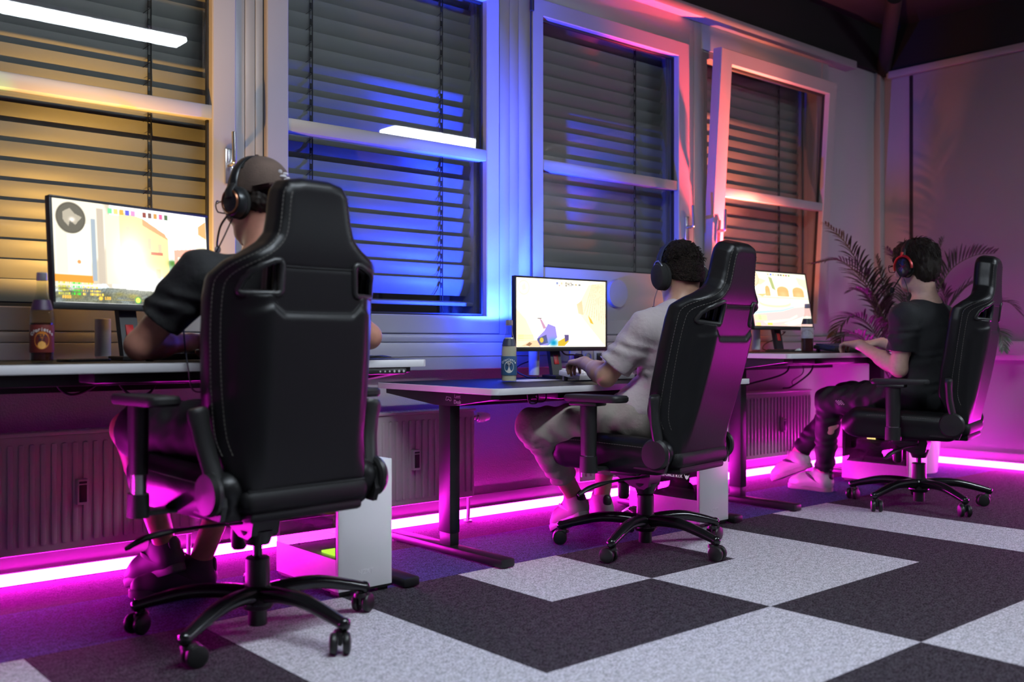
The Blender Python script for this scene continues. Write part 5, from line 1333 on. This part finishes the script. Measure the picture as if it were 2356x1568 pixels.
P3, hp3, lp3, B3 = person('person in a black T-shirt and dark jogging trousers at the far desk beside the palm', dict(
    pelvis=(4.945, 2.49, .565), chest=(4.925, 2.465, .85), neck=(4.920, 2.455, 1.045), head=(4.900, 2.50, 1.228), look=84, pitch=-6,
    shL=(4.740, 2.475, .965), shR=(5.105, 2.475, .97), elL=(4.735, 2.50, .705), wrL=(4.790, 2.745, .825), elR=(5.20, 2.58, .75), wrR=(5.17, 2.83, .835),
    handL=((.45, 1, .1), (-.1, 0, 1), (1, -.4, 0), (18, 45, 30)), handR=((-.2, 1, 0), (0, .1, 1), (-1, 0, 0), (15, 30, 25)),
    hipL=(4.855, 2.52, .555), hipR=(5.035, 2.51, .555), knL=(4.86, 2.965, .520), knR=(5.06, 2.98, .54), heelL=(5.0, 3.03, .0), toeL=(4.99, 3.305, .0), heelR=(5.07, 3.20, .12), toeR=(5.045, 3.45, .012)),
    TEE3, PAN3, SH_W, MT['hair3'], hair_long, SK3, leg_end=.93, sleeve=.66, shirt_seed=23)
# ------------------------------------------------------------------ headsets, glasses, palm
MT['redmetal'] = mat('red_metal', (.35, .008, .01), .3, .3); MT['foam'] = mat('black_foam', (.008, .008, .008), .9)
MT['navy'] = mat('navy_fabric', (.008, .012, .05), .8); MT['fuzz'] = mat('grey_foam', (.35, .34, .35), .9)
MT['copper'] = mat('copper_ring', (.30, .13, .07), .3, .9); MT['gun'] = mat('dark_gunmetal', (.02, .022, .024), .3, .4)
def headset(label, hp, B, cupr, cupm, bandm, yokem, style):
    H = hp(0, 0, 0); t = thing('headset', label, 'headphones', tuple(H), 0, 'headphones worn by the gamers')
    def q(a, b, c): return hp(a, b, c) - H
    Mh = Matrix(((*B[0], 0), (*B[1], 0), (*B[2], 0), (0, 0, 0, 1))).transposed()
    N = 22; m = MB()
    pts = [q(.104 * math.sin(a), -.004, .028 + .108 * math.cos(a)) for a in np.linspace(-1.62, 1.62, N)]
    m.tube(pts, .0065, 12, flat=2.4, up=tuple(B[1])); m.build('headband', bandm, t)
    m = MB(); m.tube([p - unit(p - q(0, -.004, .03)) * .009 for p in pts[5:-5]], .007, 10, flat=2.0, up=tuple(B[1])); m.build('band_padding', MT['foam'] if style != 1 else MT['navy'], t)
    rx, rz = cupr
    for sg in (-1, 1):
        c = q(sg * .098, -.004, -.012); tilt = Matrix.Translation(c) @ Mh @ Matrix.Rotation(R(-8), 4, 'X') @ Matrix.Rotation(sg * PI / 2, 4, 'Y')
        # local z points outward, local x is (down/up), local y forward
        Sx = tilt @ Matrix.Diagonal((rz / .05, rx / .05, 1, 1))
        m = MB(); m.lathe([(0, -.006), (.046, -.006), (.050, -.002), (.050, .010), (.044, .020), (.028, .025), (0, .026)], 36, M=Sx); cu = m.build('ear_cup', cupm, t)
        m = MB(); m.lathe([(.028, -.022), (.046, -.022), (.051, -.016), (.050, -.007), (.046, -.004), (.028, -.004), (.028, -.022)], 36, M=Sx); m.build('ear_cushion', MT['foam'], cu)
        if style == 0:
            m = MB(); m.lathe([(.036, .020), (.039, .024), (.036, .027), (.032, .026), (.030, .022)], 32, M=Sx); m.build('cup_ring', MT['copper'], cu)
            m = MB(); m.tube([q(sg * .107, -.004, .04), q(sg * .122, -.004, .02), q(sg * .122, -.004, .0)], .008, 10, flat=2, up=tuple(B[1])); m.build('yoke', yokem, t)
        elif style == 1:
            m = MB(); m.tube([q(sg * .108, -.004 - .03 * math.sin(a), .005 + .045 * math.cos(a)) for a in np.linspace(-1.2, 1.2, 12)], .004, 8); m.build('yoke', yokem, t)
        else:
            m = MB(); m.tube([q(sg * .113, -.004 + (rx + .006) * math.sin(a), -.012 + (rz + .006) * math.cos(a)) for a in np.linspace(-1.75, 1.75, 22)], .0062, 8, flat=1.0); m.tube([q(sg * .113, -.004, -.012 + rz + .006), q(sg * .107, -.004, .065)], .0065, 8); m.build('yoke', yokem, t)
            if sg < 0:
                m = MB()
                for L_ in ([(.014, -.014), (-.020, .012)], [(-.012, -.010), (.012, .018), (-.006, .006)], [(.020, -.002), (-.004, .004)], [(-.024, -.004), (-.010, .006)]):
                    m.tube([q(-.1248, -.006 + b_, -.012 + a_) for b_, a_ in L_], .0011, 5)
                m.build('cup_emblem', MT['redmetal'], cu)
    if style == 0: path = [(-.112, .015, -.045), (-.112, .050, -.075), (-.095, .085, -.115), (-.085, .095, -.135)]; mm, tip, tr_ = MT['gun'], MT['fuzz'], .0095
    elif style == 1: path = [(-.105, .012, -.055), (-.100, .045, -.090), (-.085, .080, -.125)]; mm, tip, tr_ = MT['chrome'], MT['foam'], .0075
    else: path = [(-.112, .012, -.055), (-.105, .050, -.090), (-.075, .095, -.112)]; mm, tip, tr_ = MT['foam'], MT['foam'], .013
    m = MB(); pp = spline([q(*v) for v in path], 6); m.tube(pp, .0032 if style != 1 else .0022, 8); mi = m.build('microphone_boom', mm, t)
    m = MB(); m.ball(pp[-1], (tr_, tr_, tr_ * 1.25), 14); m.build('microphone_tip', tip, mi)
    m = MB(); m.cyl(q(-.100, .008, -.045), q(-.116, .012, -.05), .010, n=14); m.build('boom_joint', MT['plastic'], mi)
    return t
headset('dark gunmetal headset over the brown cap of the nearest gamer', hp1, B1, (.043, .048), MT['gun'], MT['gun'], MT['plastic'], 0)
headset('black headset with a navy band on the curly-haired middle gamer', hp2, B2, (.045, .055), MT['foam'], MT['navy'], MT['chrome'], 1)
headset('black and red headset on the gamer beside the palm', hp3, B3, (.043, .052), MT['gloss'], MT['plastic'], MT['redmetal'], 2)
def hcable(label, pts, r=.0022): 
    mb = MB(); mb.tube(spline(pts, 8), r, 6); tag(mb.build('headset_cable', MT['cord']), label, 'cable')
hcable('thin headset cable hanging beside the neck of the far gamer', [hp3(-.108, .0, -.066), hp3(-.104, -.012, -.12), hp3(-.100, -.01, -.19), hp3(-.115, .05, -.26)])
hcable('thin headset cable hanging in front of the desk edge beside the nearest gamer', [hp1(-.112, .0, -.06), hp1(-.135, .06, -.16), (1.20, 2.875, .97), (1.185, 2.835, .86), (1.18, 2.795, .77), (1.20, 2.80, .70), (1.30, 2.87, .70)])

def glasses(parent, hp, wid=.030, hgt=.020):
    off = np.array(parent.location); b = MB()
    for s in (-1, 1):
        pts = [hp(s * .033 + wid * math.cos(a) * (1 if abs(math.cos(a)) < .7 else .98), .118 - .006 * abs(math.cos(a)), .002 + hgt * max(-.85, min(.85, 1.2 * math.sin(a)))) - 0 for a in np.linspace(0, 2 * PI, 25)]
        b.tube(pts, .0022, 6)
        b.tube(spline([hp(s * .062, .112, .008), hp(s * .076, .06, .010), hp(s * .084, .0, .006), hp(s * .082, -.02, -.008)], 5), .0022, 6)
    b.tube([hp(-.005, .119, .004), hp(.005, .119, .004)], .002, 6)
    b.v = [tuple(np.array(v) - 0) for v in b.v]
    g = b.build('glasses', MT['gloss'], parent)
    b = MB()
    for s in (-1, 1):
        vs = [hp(s * .033, .117, .002)] + [hp(s * .033 + wid * math.cos(a), .117, .002 + hgt * max(-.85, min(.85, 1.2 * math.sin(a)))) for a in np.linspace(0, 2 * PI, 24, endpoint=False)]
        b.add(vs, [(0, 1 + k, 1 + (k + 1) % 24) for k in range(24)])
    b.build('lens', sheet_glass('lens_%s' % parent.name), g, fix=False)
_o1, _o3 = np.array(P1.location), np.array(P3.location)
glasses(P1, lp1); glasses(P3, lp3)
# printed emblem on the far gamer's trousers
b = MB()
for k, (dx, dz) in enumerate(((0, 0), (.012, .006), (.024, .012))):
    for q in range(4): b.box((0, .03 + dx - .006 * q * .4, -.008 * q + dz), (.0012, .009, .005), .0005)
KN = np.array([4.86, 2.965, .520]) - _o3; HI = np.array([4.855, 2.52, .555]) - _o3
o = b.build('printed_emblem', MT['fuzz'], [c for c in kids(P3) if c.name.startswith('trousers')][0])
o.location = tuple(KN + (HI - KN) * .28 + V(-.084, -.02, .012)); o.rotation_euler = (R(-28), 0, 0)

# ---- potted palm in the corner behind the far chair
MT['leaf'] = mat('dark_palm_leaf', (.016, .026, .010), .45, noise=(30, .35)); MT['stem'] = mat('palm_stem', (.05, .06, .02), .5)
palm = thing('potted_palm', 'feathery palm in a white pot in the corner behind the far gamer', 'plant', (6.22, 3.17, 0))
m = MB(); m.lathe([(0, .01), (.125, .0), (.13, .006), (.158, .30), (.165, .305), (.165, .325), (.155, .325), (.150, .29), (0, .285)], 40); m.build('pot', MT['white'], palm)
m = MB(); m.lathe([(0, .294), (.08, .298), (.149, .288)], 32); m.build('soil', mat('potting_soil', (.02, .014, .01), .95, bump=(120, 1, .02)), palm)
def frond(pts, L=.21, lift=0.0, n=44, start=.30, seed=0):
    rs = np.random.RandomState(seed); off = np.array(palm.location)
    P = spline([np.array(p) - off for p in pts], 14); N = len(P)
    m = MB(); m.tube(P, [.006 - .0045 * k / (N - 1) for k in range(N)], 7, mi=1)
    cum = np.concatenate([[0], np.cumsum([np.linalg.norm(P[k + 1] - P[k]) for k in range(N - 1)])]); T = cum[-1]
    for k in range(n):
        s_ = start + (1 - start) * (k + .5) / n; t = s_ * T; i = min(max(int(np.searchsorted(cum, t)) - 1, 0), N - 2)
        p = P[i] + (P[i + 1] - P[i]) * (t - cum[i]) / max(cum[i + 1] - cum[i], 1e-6); tg = unit(P[min(i + 2, N - 1)] - P[max(i - 1, 0)])
        sv = unit(np.cross(tg, V(0, 0, 1))); uv = np.cross(sv, tg)
        u_ = (s_ - start) / (1 - start); ln = L * (.55 + .9 * u_ * (1 - u_) * 2.2 - .35 * u_) * rs.uniform(.85, 1.1)
        for sg in (-1, 1):
            d = unit(sv * sg * .85 + tg * (.55 + .6 * u_) + uv * (.25 + lift) + rs.normal(size=3) * .07)
            q = p.copy(); vs = []; M_ = 5; wd = .0058 * rs.uniform(.8, 1.15); nv = unit(np.cross(d, tg)); dd = d.copy()
            for j in range(M_ + 1):
                w_ = wd * math.sin(PI * (.12 + .85 * j / M_)) if j < M_ else .0006; bn = unit(np.cross(dd, nv))
                vs += [q - bn * w_, q - nv * w_ * .35, q + bn * w_]
                q = q + dd * ln / M_; dd = unit(dd + V(0, 0, -1) * (.20 - .12 * lift) * (.5 + j / M_))
            fs = []
            for j in range(M_): a = 3 * j; fs += [(a, a + 1, a + 4, a + 3), (a + 1, a + 2, a + 5, a + 4)]
            m.add(vs, fs)
    m.build('frond', [MT['leaf'], MT['stem']], palm, fix=False, ang=80)
BASE = (6.22, 3.17, .29)
def fr(path, **k):
    pts = [BASE, V(*BASE) * .65 + V(*path[0]) * .35] + [V(*q) for q in path]; frond(pts, seed=len(path) * 7 + int(path[0][2] * 900), **k)
fr([(6.117, 3.3, 0.913), (5.957, 3.372, 1.251), (5.812, 3.432, 1.477), (5.668, 3.491, 1.596)])
fr([(6.158, 3.331, 0.914), (6.003, 3.398, 1.211), (5.836, 3.477, 1.363), (5.649, 3.573, 1.342)], L=.24)
fr([(6.038, 3.302, 0.8), (5.917, 3.341, 0.962), (5.787, 3.387, 0.995), (5.652, 3.438, 0.87)], L=.22)
fr([(6.218, 3.345, 0.972), (6.178, 3.379, 1.231), (6.148, 3.405, 1.404)], L=.17)
fr([(6.325, 3.12, 1.027), (6.406, 3.049, 1.282), (6.474, 2.924, 1.391), (6.54, 2.801, 1.41)], lift=.9, L=.22)
fr([(6.293, 3.081, 0.884), (6.342, 2.973, 1.108), (6.384, 2.87, 1.217), (6.421, 2.771, 1.186)], L=.22)
fr([(6.329, 2.984, 0.828), (6.376, 2.811, 1.043), (6.387, 2.669, 1.089), (6.407, 2.586, 1.012)], L=.2)
fr([(6.361, 2.956, 0.772), (6.38, 2.807, 0.911), (6.356, 2.695, 0.896), (6.325, 2.656, 0.789)], L=.18)
fr([(6.063, 3.346, 0.729), (5.927, 3.398, 0.879), (5.812, 3.432, 0.89), (5.714, 3.451, 0.801)], L=.18)
fr([(6.37, 3.213, 1.087), (6.44, 3.152, 1.346), (6.479, 3.118, 1.525)], L=.2)
fr([(6.278, 3.16, 0.607), (6.192, 3.235, 0.658), (6.145, 3.276, 0.607)], L=.13, n=16)
fr([(6.352, 3.294, 1.089), (6.331, 3.313, 1.321), (6.2, 3.36, 1.462)], L=.2)
fr([(6.153, 3.335, 0.828), (6.084, 3.395, 1.085), (5.967, 3.43, 1.183), (5.913, 3.476, 1.163)], L=.2)
fr([(6.266, 3.039, 0.716), (6.261, 2.91, 0.768), (6.284, 2.824, 0.665)], L=.16)
fr([(6.413, 3.11, 0.856), (6.445, 3.082, 1.085), (6.413, 3.11, 1.257)], L=.2)
